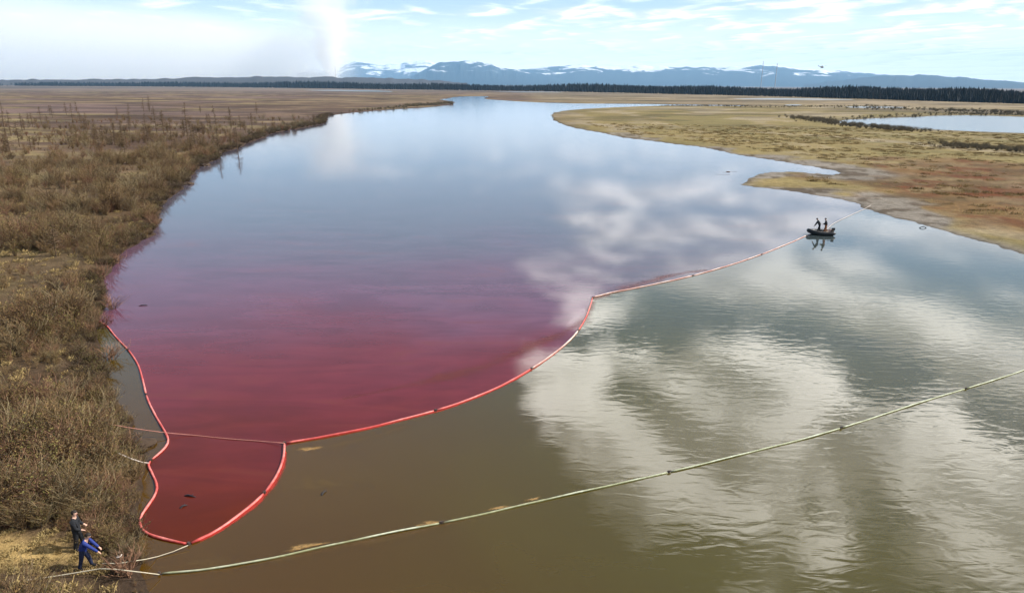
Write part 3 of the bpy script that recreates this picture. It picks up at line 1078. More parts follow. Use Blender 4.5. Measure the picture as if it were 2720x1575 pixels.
def grasses():
    prot = []
    for k in range(5):
        rr = random.Random(300 + k)
        mb = MB()
        for b in range(46):
            a = rr.uniform(0, 6.28); L = rr.uniform(0.12, 0.40)
            bx, by = rr.gauss(0, 0.14), rr.gauss(0, 0.14)
            tx, ty = bx + math.cos(a) * L * 0.6, by + math.sin(a) * L * 0.6
            wd = 0.006
            mb.add([(bx - wd, by, -0.02), (bx + wd, by + wd, -0.02), (tx * .6 + bx * .4 + wd, ty * .6 + by * .4, L * 0.7), (tx, ty, L * rr.uniform(.6, 1))], [(0, 1, 2), (0, 2, 3)])
        prot.append(proto_mesh('tuft_source', [(mb, M['drygrass'])]))
    x, y, r, g_ = sample_polar(26000, -46, 0, 19, 120, 0.9, 8)
    wat = gz_many(x, y, G_wat); cl = gz_many(x, y, G_clear)
    keep = (x < 0.02 * y + 4) & (wat > 0.8) & ((cl < 0.3) | (g_.random(len(x)) < 0.16))
    x, y, r = x[keep], y[keep], r[keep]
    sc = np.where(gz_many(x, y, G_clear) < 0.3, 0.42, 0.9) * (0.6 + 0.7 * g_.random(len(x)))
    scatter('dry_grass', np.stack([x, y, gz_many(x, y, G_z)], 1), g_.random(len(x)) * 6.28, sc, prot, 'straw coloured dry grass among the shrubs on the left bank')
    # right bank: low tussocks give the meadow its relief
    prot2 = []
    for k in range(4):
        rr = random.Random(400 + k)
        mb = MB()
        for b in range(40):
            a = rr.uniform(0, 6.28); L = rr.uniform(0.12, 0.34)
            bx, by = rr.gauss(0, 0.35), rr.gauss(0, 0.35)
            wd = 0.03
            mb.add([(bx - wd, by, -0.02), (bx + wd, by + wd, -0.02), (bx + math.cos(a) * L * .5, by + math.sin(a) * L * .5, L)], [(0, 1, 2)])
        prot2.append(proto_mesh('tussock_source', [(mb, (M['drygrass'], M['drygrass'], M['drygrass'], M['bud'])[k])]))
    x, y, r, g_ = sample_polar(26000, 4, 46, 70, 330, 0.7, 9)
    wat = gz_many(x, y, G_wat)
    rs = poly_sd(x, y, [tuple(at(a_, b_))[:2] for a_, b_ in RUST])
    keep = (x > 0.02 * y + 15) & ((rs > 4) | (g_.random(len(x)) < 0.25)) & (g_.random(len(x)) < 0.6) & (wat > 7 + 8 * fbm(x / 12, y / 12, 3, 77)) & (fbm(x / 8, y / 5, 3, 78) > 0.45)
    x, y = x[keep], y[keep]
    scatter('meadow_tussocks', np.stack([x, y, gz_many(x, y, G_z)], 1), g_.random(len(x)) * 6.28, 0.7 + 0.8 * g_.random(len(x)), prot2, 'low dry tussocks and sedge scattered over the right flood plain')


def edge_bushes():
    """dark brush along the pond and the river bends, far off and read as one mass"""
    prot = []
    for k in range(5):
        tw, bd = shrub_meshes(500 + k, 1.3, 24, 1.1, 300, 0.022)
        prot.append(proto_mesh('brush_source', [(tw, M['bud_dark']), (bd, M['bud_dark'])]))
    pts, scl = [], []
    rr = random.Random(5)
    lines = [([(1975, 292), (2010, 297), (2060, 305), (2120, 313), (2190, 319), (2260, 323)], 420, 9, 1.3),
             ([(2060, 296), (2200, 289), (2330, 283), (2440, 282), (2520, 285)], 260, 9, 1.1),
             ([(1640, 260.5), (1760, 262.5), (1900, 264), (2050, 263), (2180, 262)], 300, 12, 1.0),
             ([(2100, 268), (2300, 271), (2420, 276), (2520, 280)], 260, 20, 1.5),
             ([(2330, 362), (2420, 368), (2520, 372)], 140, 6, 1.1),
             ([(1000, 263), (1060, 259), (1115, 254)], 200, 10, 1.7),
             ([(640, 332), (800, 298), (900, 272), (1000, 265)], 240, 8, 1.3)]
    for pl, n, wd, sc in lines:
        P = [np.array(at(*p)) for p in pl]
        for i in range(n):
            k = rr.randrange(len(P) - 1); t = rr.random()
            q = P[k] * (1 - t) + P[k + 1] * t
            x, y = q[0] + rr.gauss(0, wd * .5), q[1] + rr.gauss(0, wd)
            if ground_z(x, y, G_wat) < 0.2:
                continue
            pts.append((x, y, ground_z(x, y))); scl.append(sc * rr.uniform(0.3, 1.0))
    scatter('brush', pts, [rr.uniform(0, 6.28) for _ in pts], scl, prot, 'dark brush fringing the pond and the far river bends')


left_thicket()
shore_fringe()
grasses()
edge_bushes()


# individual shrubs standing at or in the water along the left bank
def shore_shrub(px, py, height, seed, label, lean=0.0, dark=False):
    p = pix(px, py, 0.0)
    root = empty('willow_shrub', (p.x, p.y, max(-0.1, ground_z(p.x, p.y))), random.Random(seed).uniform(0, 6.28))
    tag(root, label, 'shrub', 'bare shrubs at the left water edge')
    tw, bd = shrub_meshes(seed, height, 26, height * 0.75, 150, 0.014, 0.15)
    tw.build('branches', M['twig_red'] if dark else M['twig'], root)
    tag(bd.build('buds', M['bud_dark'] if dark else M['bud'], root), kind='stuff')


shore_shrub(272, 742, 1.7, 1, 'bare shrub in the purple water just above the start of the boom', dark=True)
shore_shrub(300, 820, 1.5, 2, 'flooded twiggy shrub leaning over the water beside the boom end', dark=True)
shore_shrub(275, 870, 1.3, 3, 'low dark shrub on the bank where the red boom begins', dark=True)
shore_shrub(292, 955, 1.5, 4, 'drooping shrub reaching into the grey pool behind the boom', dark=True)
shore_shrub(310, 700, 1.4, 5, 'small dark shrub at the notch of the upper left shore', dark=True)
shore_shrub(412, 602, 1.8, 6, 'broken dark shrub jutting out from the bank into lavender water', dark=True)
shore_shrub(345, 1195, 0.9, 7, 'dark shrub beside the inward kink of the red boom', dark=True)
shore_shrub(352, 1292, 0.8, 8, 'rust tinged shrub at the bank next to the red pocket')
shore_shrub(330, 1378, 0.7, 9, 'pale twiggy shrub above the lower corner of the pocket')
shore_shrub(338, 1545, 1.1, 10, 'dark shrub at the bottom edge below the green boom rope', dark=True)
shore_shrub(512, 455, 1.5, 12, 'dark shrub on the eroded bank far up the left shore', dark=True)


# eroded dark bank clods along the left shore
def bank_clod(px, py, s, label, seed):
    p = pix(px, py, 0.0)
    bm = bmesh.new()
    bmesh.ops.create_icosphere(bm, subdivisions=3, radius=1.0)
    for v in bm.verts:
        n = fbm(np.array([v.co.x * 2 + seed]), np.array([v.co.y * 2 + v.co.z * 1.3]), 3, seed)[0]
        v.co *= 0.7 + 0.6 * n
        v.co.z *= 0.55
    o = bm_obj('peat_clod', bm, M['soil'], None, False)
    o.location = (p.x, p.y, 0.05)
    o.scale = (s * 1.3, s, s * 0.8)
    o.rotation_euler = (0, 0, seed)
    tag(o, label, 'peat clod', 'slumped peat along the left bank')


bank_clod(305, 655, 0.8, 'black slumped peat hollow under the small grass knoll on the left shore', 2)
bank_clod(262, 712, 0.7, 'dark peat lump at the bay above the shrubs', 3)
bank_clod(500, 490, 0.8, 'dark peat lump on the bend of the left shore', 4)
bank_clod(545, 440, 1.1, 'large dark slumped clod below the sandy bank edge', 5)
bank_clod(602, 398, 1.2, 'farthest dark clod along the eroded left shore', 6)
bank_clod(372, 1185, 0.55, 'black peat hollow between the boom kink and the bushes', 7)


# ------------------------------------------------------------------ trees
def larch(px, py, h, seed, label, dead=True):
    p = on_ground(px, py)
    rr = random.Random(seed)
    root = empty('larch_tree', p, rr.uniform(0, 6.28))
    tag(root, label, 'tree', 'thin bare larches on the left plain')
    lean = rr.uniform(-.05, .05) * h
    trunk = [(lean * t * t, rr.uniform(-.02, .02) * h * t, h * t) for t in np.linspace(0, 1, 6)]
    mb = MB().tube(trunk, np.linspace(0.11, 0.03, 6) * (0.6 + h / 14), 6)
    mb.build('trunk', M['larch'], root)
    cr = MB()
    for k in range(int(40 + h * 4)):
        t = rr.uniform(0.22, 0.98)
        a = rr.uniform(0, 6.28)
        L = (1 - t) * h * 0.20 + 0.25
        z = h * t
        b = np.array((lean * t * t, 0, z))
        q = b + np.array((math.cos(a) * L * .6, math.sin(a) * L * .6, rr.uniform(-.1, .25) * L))
        q2 = q + np.array((math.cos(a + .3) * L * .5, math.sin(a + .3) * L * .5, rr.uniform(-.3, .1) * L))
        cr.add(*tube([b, q, q2], [0.045, 0.032, 0.018], 3, False))
        for j in range(3):
            a3 = a + rr.uniform(-1.2, 1.2)
            s = q + (q2 - q) * rr.random()
            e = s + np.array((math.cos(a3), math.sin(a3), rr.uniform(-.5, .4))) * L * 0.35
            cr.add(*tube([s, e], [0.025, 0.012], 3, False))
    cr.build('crown', M['larch'], root)


rl = random.Random(77)
spots = [(418, 338, 7.5), (437, 345, 6.8), (455, 352, 5.5), (306, 365, 5.0), (255, 352, 5.2), (275, 360, 4.2), (232, 322, 4.8), (215, 310, 4.5), (193, 300, 6.2), (177, 285, 5.5),
         (498, 340, 8.6), (615, 322, 5.5), (575, 318, 4.5), (640, 325, 4.4), (670, 318, 4.6), (382, 275, 6.5), (398, 272, 7.5), (30, 340, 6.5), (18, 355, 7.0), (60, 330, 5.2),
         (110, 305, 5.5), (140, 292, 5.0), (88, 318, 4.6), (345, 330, 4.4), (520, 372, 5.0), (395, 372, 4.8), (470, 398, 4.6), (335, 405, 3.8), (28, 385, 4.8), (150, 660, 2.6)]
uniq = {10: 'tallest dark bare tree standing alone towards the river on the left plain',
        0: 'tall reddish bare tree in the clump at the middle of the left plain',
        29: 'small bare tree near the pale stones close to the left bank',
        3: 'stout brown dead tree in front of the mauve scrub',
        16: 'far slim pole like tree rising against the tan meadow'}
for i, (px, py, h) in enumerate(spots):
    larch(px, py + 22, h * 1.25, i + 40, uniq.get(i, 'thin bare brown larch scattered over the left plain'))
for i in range(38):
    px, py = rl.uniform(0, 690), rl.uniform(290, 410)
    larch(px, py, rl.uniform(3.6, 6.8), 200 + i, 'thin bare brown larch scattered over the left plain')


def treeline():
    """the far forest edge: thousands of conifers that read as one dark band"""
    rr = random.Random(9)
    V, F = [], []
    prof = [(-400, 4400, 2200), (250, 4000, 2000), (600, 3400, 1700), (1000, 2450, 1300), (1400, 2000, 1100), (1800, 1500, 850), (2200, 1180, 650), (2500, 1010, 560), (2720, 940, 520), (3000, 900, 500)]
    xs = [p[0] for p in prof]
    n = 15000
    for i in range(n):
        px = rr.uniform(40 if rr.random() < .9 else -300, 3000)
        d0 = np.interp(px, xs, [p[1] for p in prof]); dep = np.interp(px, xs, [p[2] for p in prof])
        d = d0 + dep * rr.random() ** 1.3
        base = far(px, 230, d)
        x, y = base.x, base.y
        h = rr.choice((1, 1, 1, .75, 1.12)) * rr.uniform(0.66, 1.08) * (0.9 + 0.2 * math.sin(px * 0.013) * math.sin(px * 0.0047 + 1)) * np.interp(px, [0, 350, 600, 1000, 1400, 1800, 2720], [14, 26, 28, 24, 21, 18, 15])
        if d - d0 < dep * 0.07:
            h *= rr.uniform(0.5, 0.9)
        w_ = h * rr.uniform(0.16, 0.24)
        z0 = 0.1
        o = len(V)
        rot = rr.uniform(0, 6.28)
        for lv, (zr, wr) in enumerate(((0.08, 1.0), (0.55, 0.55))):
            for k in range(5):
                a = rot + k * 1.2566 + lv
                jit = rr.uniform(0.75, 1.2)
                V.append((x + math.cos(a) * w_ * wr * jit, y + math.sin(a) * w_ * wr * jit, z0 + h * zr))
            V.append((x, y, z0 + h * (0.68 if lv == 0 else 1.0)))
        V.append((x, y, -0.5))
        for lv in range(2):
            b = o + lv * 6
            for k in range(5):
                F.append((b + k, b + (k + 1) % 5, b + 5))
        for k in range(5):
            F.append((o + (k + 1) % 5, o + k, o + 12))
    o = mesh_obj('far_forest', V, F, M['conifer'])
    tag(o, 'dark band of conifer forest along the whole horizon', kind='stuff')


treeline()


def conifer(px, py, h, seed, label):
    rr = random.Random(seed)
    p = pix(px, py, 0.25)
    root = empty('spruce_tree', p, rr.uniform(0, 6))
    tag(root, label, 'tree', 'single spruces before the far forest')
    MB().tube([(0, 0, -.2), (0, 0, h * .5), (0, 0, h)], [.16, .1, .02], 6).build('trunk', M['larch'], root)
    mb = MB()
    for k in range(70):
        t = rr.uniform(0.08, 0.98) ** 0.9
        a = rr.uniform(0, 6.28)
        L = (1 - t) * h * 0.24 * rr.uniform(.6, 1.15) + 0.15
        z = h * t
        wd = 0.16 * h / 9 + L * .12
        d = np.array((math.cos(a), math.sin(a), 0)); e = np.array((-d[1], d[0], 0))
        c = np.array((0, 0, z))
        mb.add([c, c + d * L * .6 + e * wd + (0, 0, -L * .18), c + d * L + (0, 0, -L * .35), c + d * L * .6 - e * wd + (0, 0, -L * .18), c + d * L * .5 + (0, 0, L * .14)],
               [(0, 1, 4), (1, 2, 4), (2, 3, 4), (3, 0, 4)])
    mb.build('crown', M['conifer'], root)


for i, (px, py, h) in enumerate([(2262, 263, 11), (2276, 263.5, 12.5), (2292, 264, 10.5), (2306, 264.5, 14), (2318, 264.5, 11.5), (2334, 265, 12.5), (2352, 265, 10.5), (2372, 266, 10), (2655, 276, 13), (2690, 277, 12), (2628, 275, 10)]):
    conifer(px, py, h, 600 + i, 'dark spruce among the row in front of the right forest' if i < 8 else 'dark spruce at the far right end of the forest')


# ------------------------------------------------------------------ mountains
def mountain_material(name, rock, snow_amt, seed):
    m, g, b, out = new_mat(name)
    geo = g.new('ShaderNodeNewGeometry')
    pos = geo.outputs['Position']
    x, y, z = g.xyz(pos)
    n = g.noise(g.mapping(pos, loc=(seed, seed, 0), scl=(0.0011, 0.0005, 0.0040), rot=(0, 0.5, 0)), 1.0, 7, 0.62, 0.6)
    hi = g.ramp(z, 120.0, 620.0, -0.10, 0.10)
    sn = g.ramp(g.math('ADD', n, hi), 0.545 - snow_amt, 0.625 - snow_amt)
    n2 = g.noise(g.mapping(pos, scl=(0.001, 0.001, 0.004)), 1.0, 6, 0.6)
    c = g.mix(n2, tuple(v * 0.6 for v in rock), tuple(v * 1.4 for v in rock))
    c = g.mix(sn, c, (0.78, 0.80, 0.84))
    g.link(c, b.inputs['Base Color'])
    b.inputs['Roughness'].default_value = 0.9
    b.inputs['Specular IOR Level'].default_value = 0.1
    return m


def mountain(name, crest, dist, depth, mat, label, seed):
    """ridge whose crest follows the traced skyline, with gullied slopes"""
    px = np.array([c[0] for c in crest], float) * S
    py = np.array([c[1] for c in crest], float) * S
    n = 260
    xs = np.linspace(px[0], px[-1], n)
    rows = np.concatenate([np.linspace(0, 1, 16), np.linspace(1, 2, 8)[1:]])
    ys = np.interp(xs, px, py) + (fbm(xs / 22.0, xs * 0 + seed, 4, seed) - 0.5) * 7.0
    V = []
    for j, t in enumerate(rows):
        for i in range(n):
            top = far(xs[i], ys[i], dist)
            hgt = max(top.z, 2.0)
            k = (t if t <= 1 else 2 - t)
            prof = k ** 0.75 if t <= 1 else k
            d = dist - depth * (1 - t)
            u = i / n * 16
            gul = (fbm(np.array([u * 1.3 + seed]), np.array([t * 1.4 + seed]), 4, seed)[0] - 0.5)
            z = hgt * max(0.0, prof + gul * 0.28 * k * (1 - k) * 2.2) - 3 * (1 - k)
            a = far(xs[i], ys[i], d)
            V.append((a.x, a.y, z if k > 0 else -3))
    F = []
    for j in range(len(rows) - 1):
        for i in range(n - 1):
            a = j * n + i
            F.append((a, a + 1, a + n + 1, a + n))
    o = mesh_obj(name, V, F, mat, None, True)
    tag(o, label, kind='structure')


mt1 = mountain_material('mountain_far', (0.05, 0.055, 0.06), 0.02, 3.0)
mt2 = mountain_material('mountain_mid', (0.022, 0.030, 0.034), -0.06, 9.0)
mt3 = mountain_material('mountain_plateau', (0.028, 0.036, 0.040), 0.015, 5.0)
mountain('mountain', [(730, 184), (752, 176), (770, 170), (790, 171), (815, 181), (850, 160), (868, 154), (905, 157), (940, 161), (962, 159), (985, 158), (1000, 153), (1022, 151), (1048, 150), (1070, 157), (1100, 165), (1180, 176), (1300, 190)],
         29000, 5000, mt1, 'pale snow streaked mountain range behind the smoke column', 3)
mountain('mountain', [(1010, 188), (1040, 176), (1062, 165), (1080, 155), (1100, 152.5), (1125, 153), (1150, 150.5), (1172, 152), (1195, 157), (1215, 160), (1232, 168), (1262, 172), (1300, 178), (1380, 190)],
         21000, 4000, mt2, 'blue flat topped mountain standing out right of the smoke', 7)
mountain('mountain', [(1200, 186), (1260, 174), (1320, 168), (1400, 162), (1440, 160), (1470, 163), (1520, 163), (1560, 161), (1600, 163), (1680, 166), (1760, 165), (1850, 162), (1910, 162), (1960, 168), (2020, 173), (2090, 178), (2180, 184), (2300, 194), (2420, 206)],
         24000, 5000, mt3, 'long snow patched plateau filling the right horizon', 13)
mountain('mountain', [(1980, 208), (2040, 200), (2090, 195), (2130, 190), (2190, 185), (2260, 185), (2340, 188), (2420, 196), (2520, 203), (2620, 212), (2700, 222)],
         17000, 3000, mt2, 'low deep blue hill at the far right of the horizon', 19)
mountain('low_hills', [(-300, 196.5), (0, 197), (150, 196), (300, 195), (420, 193.5), (480, 190), (540, 192), (640, 189), (740, 190), (860, 191), (960, 193), (1060, 197), (1150, 205)],
         5400, 900, mountain_material('low_hill', (0.06, 0.058, 0.062), -0.2, 2.0), 'low grey hills along the left horizon beneath the smoke', 23)


# ------------------------------------------------------------------ stacks, masts and helicopter
def stack(name, px, top, dist, w0, w1, label, cat, grp=None):
    t = far(px, top, dist)
    o = empty(name, (t.x, t.y, 0))
    tag(o, label, cat, grp)
    h = t.z
    m = plain(name, (0.42, 0.41, 0.42), 0.8)
    MB().tube([(0, 0, 0), (0, 0, h * .5), (0, 0, h)], [w0, (w0 + w1) / 2, w1], 10).build('shaft', m, o)
    for f in (0.55, 0.8, 0.97):
        MB().tube([(0, 0, h * f), (0, 0, h * f + h * .012)], [w1 * 1.9, w1 * 1.9], 10).build('platform', m, o)


stack('chimney', 890, 178, 6000, 5.5, 3.4, 'grey smelter chimney at the foot of the white smoke', 'chimney')
stack('radio_mast', 2028, 163, 6200, 3.4, 2.0, 'taller thin mast rising over the snowy plateau', 'mast', 'far masts')
stack('radio_mast', 2065, 169, 6200, 3.8, 2.2, 'shorter mast right beside the taller one over the plateau', 'mast', 'far masts')


def helicopter():
    c = far(2184, 179, 1600)
    o = empty('helicopter', (c.x, c.y, c.z), R(-150))
    tag(o, 'small dark helicopter flying low above the blue hills', 'helicopter')
    m = plain('helicopter_paint', (0.05, 0.055, 0.05), 0.5)
    prof = [(-4.2, .3), (-3.8, 1.0), (-2.5, 1.55), (0, 1.75), (2.6, 1.6), (4.0, 1.0), (5.0, .5)]
    MB().tube([(a, 0, -0.1 * abs(a) * .2) for a, _ in prof], [r for _, r in prof], 12).build('body', m, o, True)
    tb = MB().tube([(4.2, 0, .5), (8, 0, .8), (11.5, 0, 1.1)], [.7, .42, .22], 8).build('tail_boom', m, o, True)
    MB().box((11.6, 0, 2.0), (1.3, .18, 2.4)).build('tail_fin', m, o)
    MB().tube([(0, 0, 1.5), (0, 0, 2.7)], [.5, .3], 8).build('rotor_mast', m, o)
    for k in range(5):
        a = k * 1.2566 + .3
        MB().box((math.cos(a) * 5, math.sin(a) * 5, 2.75), (9.6, .5, .07), a).build('rotor_blade', m, o)
    for s in (-1, 1):
        mb = MB().tube([(1.5, s * .9, -1.2), (1.5, s * 1.6, -2.1)], [.1, .1], 6)
        mb.tube([(1.5, s * 1.5, -2.1), (1.5, s * 1.85, -2.1)], [.42, .42], 10)
        mb.build('wheel', M['dark'], o)


helicopter()


# ------------------------------------------------------------------ floating scum
def blob_poly(c, a, b, rot, seed, n=34):
    rr = random.Random(seed)
    ph = [rr.uniform(0, 6.28) for _ in range(5)]
    out = []
    for i in range(n):
        t = 2 * math.pi * i / n
        k = 1 + 0.28 * math.sin(2 * t + ph[0]) + 0.22 * math.sin(3 * t + ph[1]) + 0.16 * math.sin(5 * t + ph[2]) + 0.12 * math.sin(8 * t + ph[3]) + rr.uniform(-.08, .08)
        x, y = a * k * math.cos(t), b * k * math.sin(t)
        out.append((c[0] + x * math.cos(rot) - y * math.sin(rot), c[1] + x * math.sin(rot) + y * math.cos(rot)))
    return out


def scum_material(name, col, thr, scale, alpha=1.0):
    m, g, b, out = new_mat(name)
    geo = g.new('ShaderNodeNewGeometry').outputs['Position']
    n = g.noise(geo, scale, 6, 0.65, 0.4)
    n2 = g.noise(geo, scale * 4, 4, 0.6)
    g.link(g.mix(n2, tuple(v * .7 for v in col), tuple(v * 1.3 for v in col)), b.inputs['Base Color'])
    b.inputs['Roughness'].default_value = 0.7
    at_ = g.new('ShaderNodeAttribute', attribute_name='edge')
    a = g.ramp(g.math('ADD', n, g.math('MULTIPLY', g.math('SUBTRACT', at_.outputs['Fac'], 0.5), 0.9)), thr, thr + 0.46, 0.0, alpha)
    g.link(a, b.inputs['Alpha'])
    return m


def scum(name, poly, mat, label, z):
    c = np.mean(poly, 0)
    V, E = [], []
    for k in (1.0, 0.66, 0.33):
        for p in poly:
            V.append((c[0] + (p[0] - c[0]) * k, c[1] + (p[1] - c[1]) * k, z)); E.append({1.0: 0.0, .66: .55, .33: .9}[k])
    V.append((c[0], c[1], z)); E.append(1.0)
    n = len(poly)
    F = []
    for r_ in range(2):
        for i in range(n):
            F.append((r_ * n + i, r_ * n + (i + 1) % n, (r_ + 1) * n + (i + 1) % n, (r_ + 1) * n + i))
    for i in range(n):
        F.append((2 * n + i, 2 * n + (i + 1) % n, 3 * n))
    o = mesh_obj(name, V, F, mat)
    at_ = o.data.attributes.new('edge', 'FLOAT', 'POINT')
    at_.data.foreach_set('value', E)
    return tag(o, label, kind='stuff')


M['foam'] = scum_material('foam', (0.32, 0.19, 0.065), 0.50, 3.4, 0.72)
M['foam_thin'] = scum_material('foam_thin', (0.15, 0.095, 0.026), 0.66, 2.2, 0.26)
M['leak'] = scum_material('leak', (0.30, 0.022, 0.010), 0.40, 0.9, 0.9)


def ang_at(path, p):
    i = int(np.argmin(np.linalg.norm(path - np.array(p)[:2], axis=1)))
    i = min(max(i, 1), len(path) - 2)
    t = path[i + 1] - path[i - 1]
    return math.atan2(t[1], t[0])


scz = 0.006
for k, (dx, dy, a, b_, pth, mt, lb) in enumerate([
        (762, 1104, 0.95, 0.30, pC, 'foam', 'tan foam clump under the boom near the rope junction'),
        (840, 1092, 1.9, 0.55, pC, 'foam_thin', 'thin greenish scum trailing along the long red boom'),
        (1005, 1037, 2.6, 0.30, pC, 'foam_thin', 'faint scum line farther along the long red boom'),
        (770, 1190, 2.4, 1.1, pC, 'foam_thin', 'faint brown slick drifting between the two booms'),
        (1060, 1287, 1.0, 0.22, pE, 'foam', 'yellow foam streak above the middle of the green boom'),
        (1225, 1250, 0.9, 0.16, pE, 'foam', 'thin yellow foam patch on the green boom further out'),
        (1312, 1228, 0.45, 0.16, pE, 'foam', 'small pale foam tuft touching the green boom'),
        (900, 1316, 1.2, 0.22, pE, 'foam_thin', 'rusty scum line on the green boom near its connector'),
        (750, 1345, 1.4, 0.20, pE, 'foam', 'tan foam streak along the nearer stretch of the green boom'),
        (1550, 1178, 0.8, 0.14, pE, 'foam_thin', 'faint foam on the far stretch of the green boom'),
        (690, 1378, 1.5, 0.35, pE, 'foam_thin', 'brown scum just below the near green boom'),
        (940, 1330, 1.4, 0.30, pE, 'foam_thin', 'reddish scum below the green boom connector'),
        (520, 1385, 2.0, 0.6, pE, 'foam_thin', 'rusty slick near the shore end of the green boom')]):
    p = at(dx, dy)
    scum('foam_patch', blob_poly((p.x, p.y), a, b_, ang_at(pth, p), 30 + k), M[mt], lb, scz)
    scz += 0.0012


def leak_strip(path, i0, i1, width, side, label, mat, z=0.0045):
    P = path[i0:i1]
    T = np.gradient(P, axis=0)
    T /= np.linalg.norm(T, axis=1, keepdims=True)
    Nn = np.stack([T[:, 1], -T[:, 0]], 1) * side
    V, E, F = [], [], []
    n = len(P)
    for i in range(n):
        w_ = width * (0.35 + 0.65 * math.sin(math.pi * (i + .5) / n)) * (0.7 + 0.6 * vnoise(np.array([i * .21]), np.array([3.3]), 5)[0])
        for k, e in ((0.0, 1.0 if z > .004 else 0.0), (0.5, .65), (1.0, 0.0)):
            q = P[i] + Nn[i] * (0.05 + w_ * k)
            V.append((q[0], q[1], z)); E.append(e)
    for i in range(n - 1):
        for k in range(2):
            F.append((i * 3 + k, i * 3 + k + 1, i * 3 + k + 4, i * 3 + k + 3))
    o = mesh_obj('oil_streak', V, F, mat)
    a = o.data.attributes.new('edge', 'FLOAT', 'POINT'); a.data.foreach_set('value', E)
    tag(o, label, kind='stuff')


nB, nC = len(pB), len(pC)
leak_strip(pB, 1, nB - 2, 0.34, 1, 'red oil leaking along the outside of the short curved boom', M['leak'])
leak_strip(pC, 2, int(nC * .62), 0.22, 1, 'red oil film along the outside of the long boom', M['leak'])


M['film'] = scum_material('film', (0.150, 0.030, 0.016), 0.30, 0.35, 0.42)
M['film_brown'] = scum_material('film_brown', (0.120, 0.062, 0.016), 0.36, 0.5, 0.42)
for pts, wd, sd2, lb, mt in (([(835, 972), (930, 948), (1050, 912), (1180, 872), (1300, 828), (1400, 782), (1446, 740)], 3.4, 1, 'brown red film band running inside the long curved boom', 'film'),
                         ([(1440, 735), (1500, 700), (1600, 672), (1730, 660)], 4.0, 1, 'thin brown film on the water above the sharp bend of the boom', 'film'),
                         ([(720, 1098), (800, 1086), (900, 1064), (1010, 1036)], 1.2, 1, 'murky yellow brown film just below the long red boom', 'film_brown'),
                         ([(420, 1404), (560, 1386), (720, 1352), (900, 1312), (1100, 1274), (1320, 1222)], 0.9, 1, 'murky brown film along the upper side of the green boom', 'film_brown')):
    q = world_path(pts, 0.6)
    leak_strip(q, 0, len(q), wd, sd2, lb, M[mt], 0.003)

# ------------------------------------------------------------------ boat
def dinghy():
    c = at(2021, 577)
    rz = R(-9)
    o = empty('inflatable_boat', (c.x, c.y, 0.0), rz)
    tag(o, 'dark inflatable boat with two people at the end of the pale boom', 'boat')
    L, W = 1.45, 0.68
    path = [(L, -W, .28), (.6, -W, .24), (-.4, -W, .25), (-1.0, -W * .72, .30), (-1.40, -.25, .40), (-1.48, 0, .43), (-1.40, .25, .40), (-1.0, W * .72, .30), (-.4, W, .25), (.6, W, .24), (L, W, .28)]
    P = catmull(path, 0.1)
    rads = np.full(len(P), 0.235)
    rads[:4] = (.05, .13, .19, .225); rads[-4:] = (.225, .19, .13, .05)
    tb = mesh_obj('tube', *tube(P, rads, 14), M['rubber'], o, True)
    for f in (0.2, 0.4, 0.6, 0.8):
        i = int(f * (len(P) - 1))
        mesh_obj('seam_band', *tube(P[i:i + 2], [0.243, 0.243], 14), M['dark'], tb, True)
    MB().box((0.05, 0, 0.17), (2.4, 1.0, 0.06)).build('floor', M['wood'], o)
    MB().box((1.15, 0, 0.36), (0.06, 1.05, 0.48)).build('transom', M['wood'], o)
    MB().box((0.55, 0, 0.42), (0.24, 1.15, 0.04)).build('bench', M['wood'], o)
    mo = MB().box((1.3, 0, .68), (.30, .24, .30)).tube([(1.3, 0, .6), (1.35, 0, -.2)], [.09, .06], 8).build('outboard_motor', M['dark'], o)
    MB().tube([(1.25, 0, .74), (.80, .12, .76)], [.02, .025], 6).build('tiller', M['dark'], mo)
    rp = catmull([(-1.40, -.2, .66), (-.95, -.60, .55), (-.3, -.83, .46), (.6, -.85, .46)], .1)
    mesh_obj('grab_line', *tube(rp, .014, 5), M['rope_pale'], o)
    MB().tube([(-.9, .55, .50), (.5, .95, .48)], [.022, .022], 6).box((-1.05, .51, .50), (.36, .14, .03), .28).build('oar', M['wood'], o)
    # a folded pale length of boom lies in the stern: a thing of its own
    q = catmull([(0, 0, 0), (.22, .16, .05), (0, .34, .10), (-.2, .16, .15), (.05, .02, .22), (.22, .22, .28), (0, .34, .32)], .06)
    b = mesh_obj('folded_boom', *tube(q, .085, 8), M['boom_pale'], None, True)
    R3 = Matrix.Rotation(rz, 3, 'Z')
    d = R3 @ Vector((.92, .05, 0))
    b.location = (c.x + d.x, c.y + d.y, .23)
    b.rotation_euler = (0, 0, rz)
    tag(b, 'pale folded piece of boom lying in the stern of the boat', 'boom')
    return c, rz


boat_c, boat_rz = dinghy()


# ------------------------------------------------------------------ people
def skin_mesh(name, joints, edges, radii, mat, parent, root, sub=2):
    me = bpy.data.meshes.new(name)
    names = list(joints)
    me.from_pydata([joints[k] for k in names], [(names.index(a), names.index(b)) for a, b in edges], [])
    me.materials.append(mat)
    o = bpy.data.objects.new(name, me)
    COL.objects.link(o)
    o.parent = parent
    md = o.modifiers.new('skin', 'SKIN')
    md.use_smooth_shade = True
    sv = me.skin_vertices[0].data
    for i, k in enumerate(names):
        r = radii[k]
        sv[i].radius = (r, r) if not isinstance(r, tuple) else r
        sv[i].use_root = (k == root)
    s = o.modifiers.new('sub', 'SUBSURF')
    s.levels = sub
    s.render_levels = sub
    return o


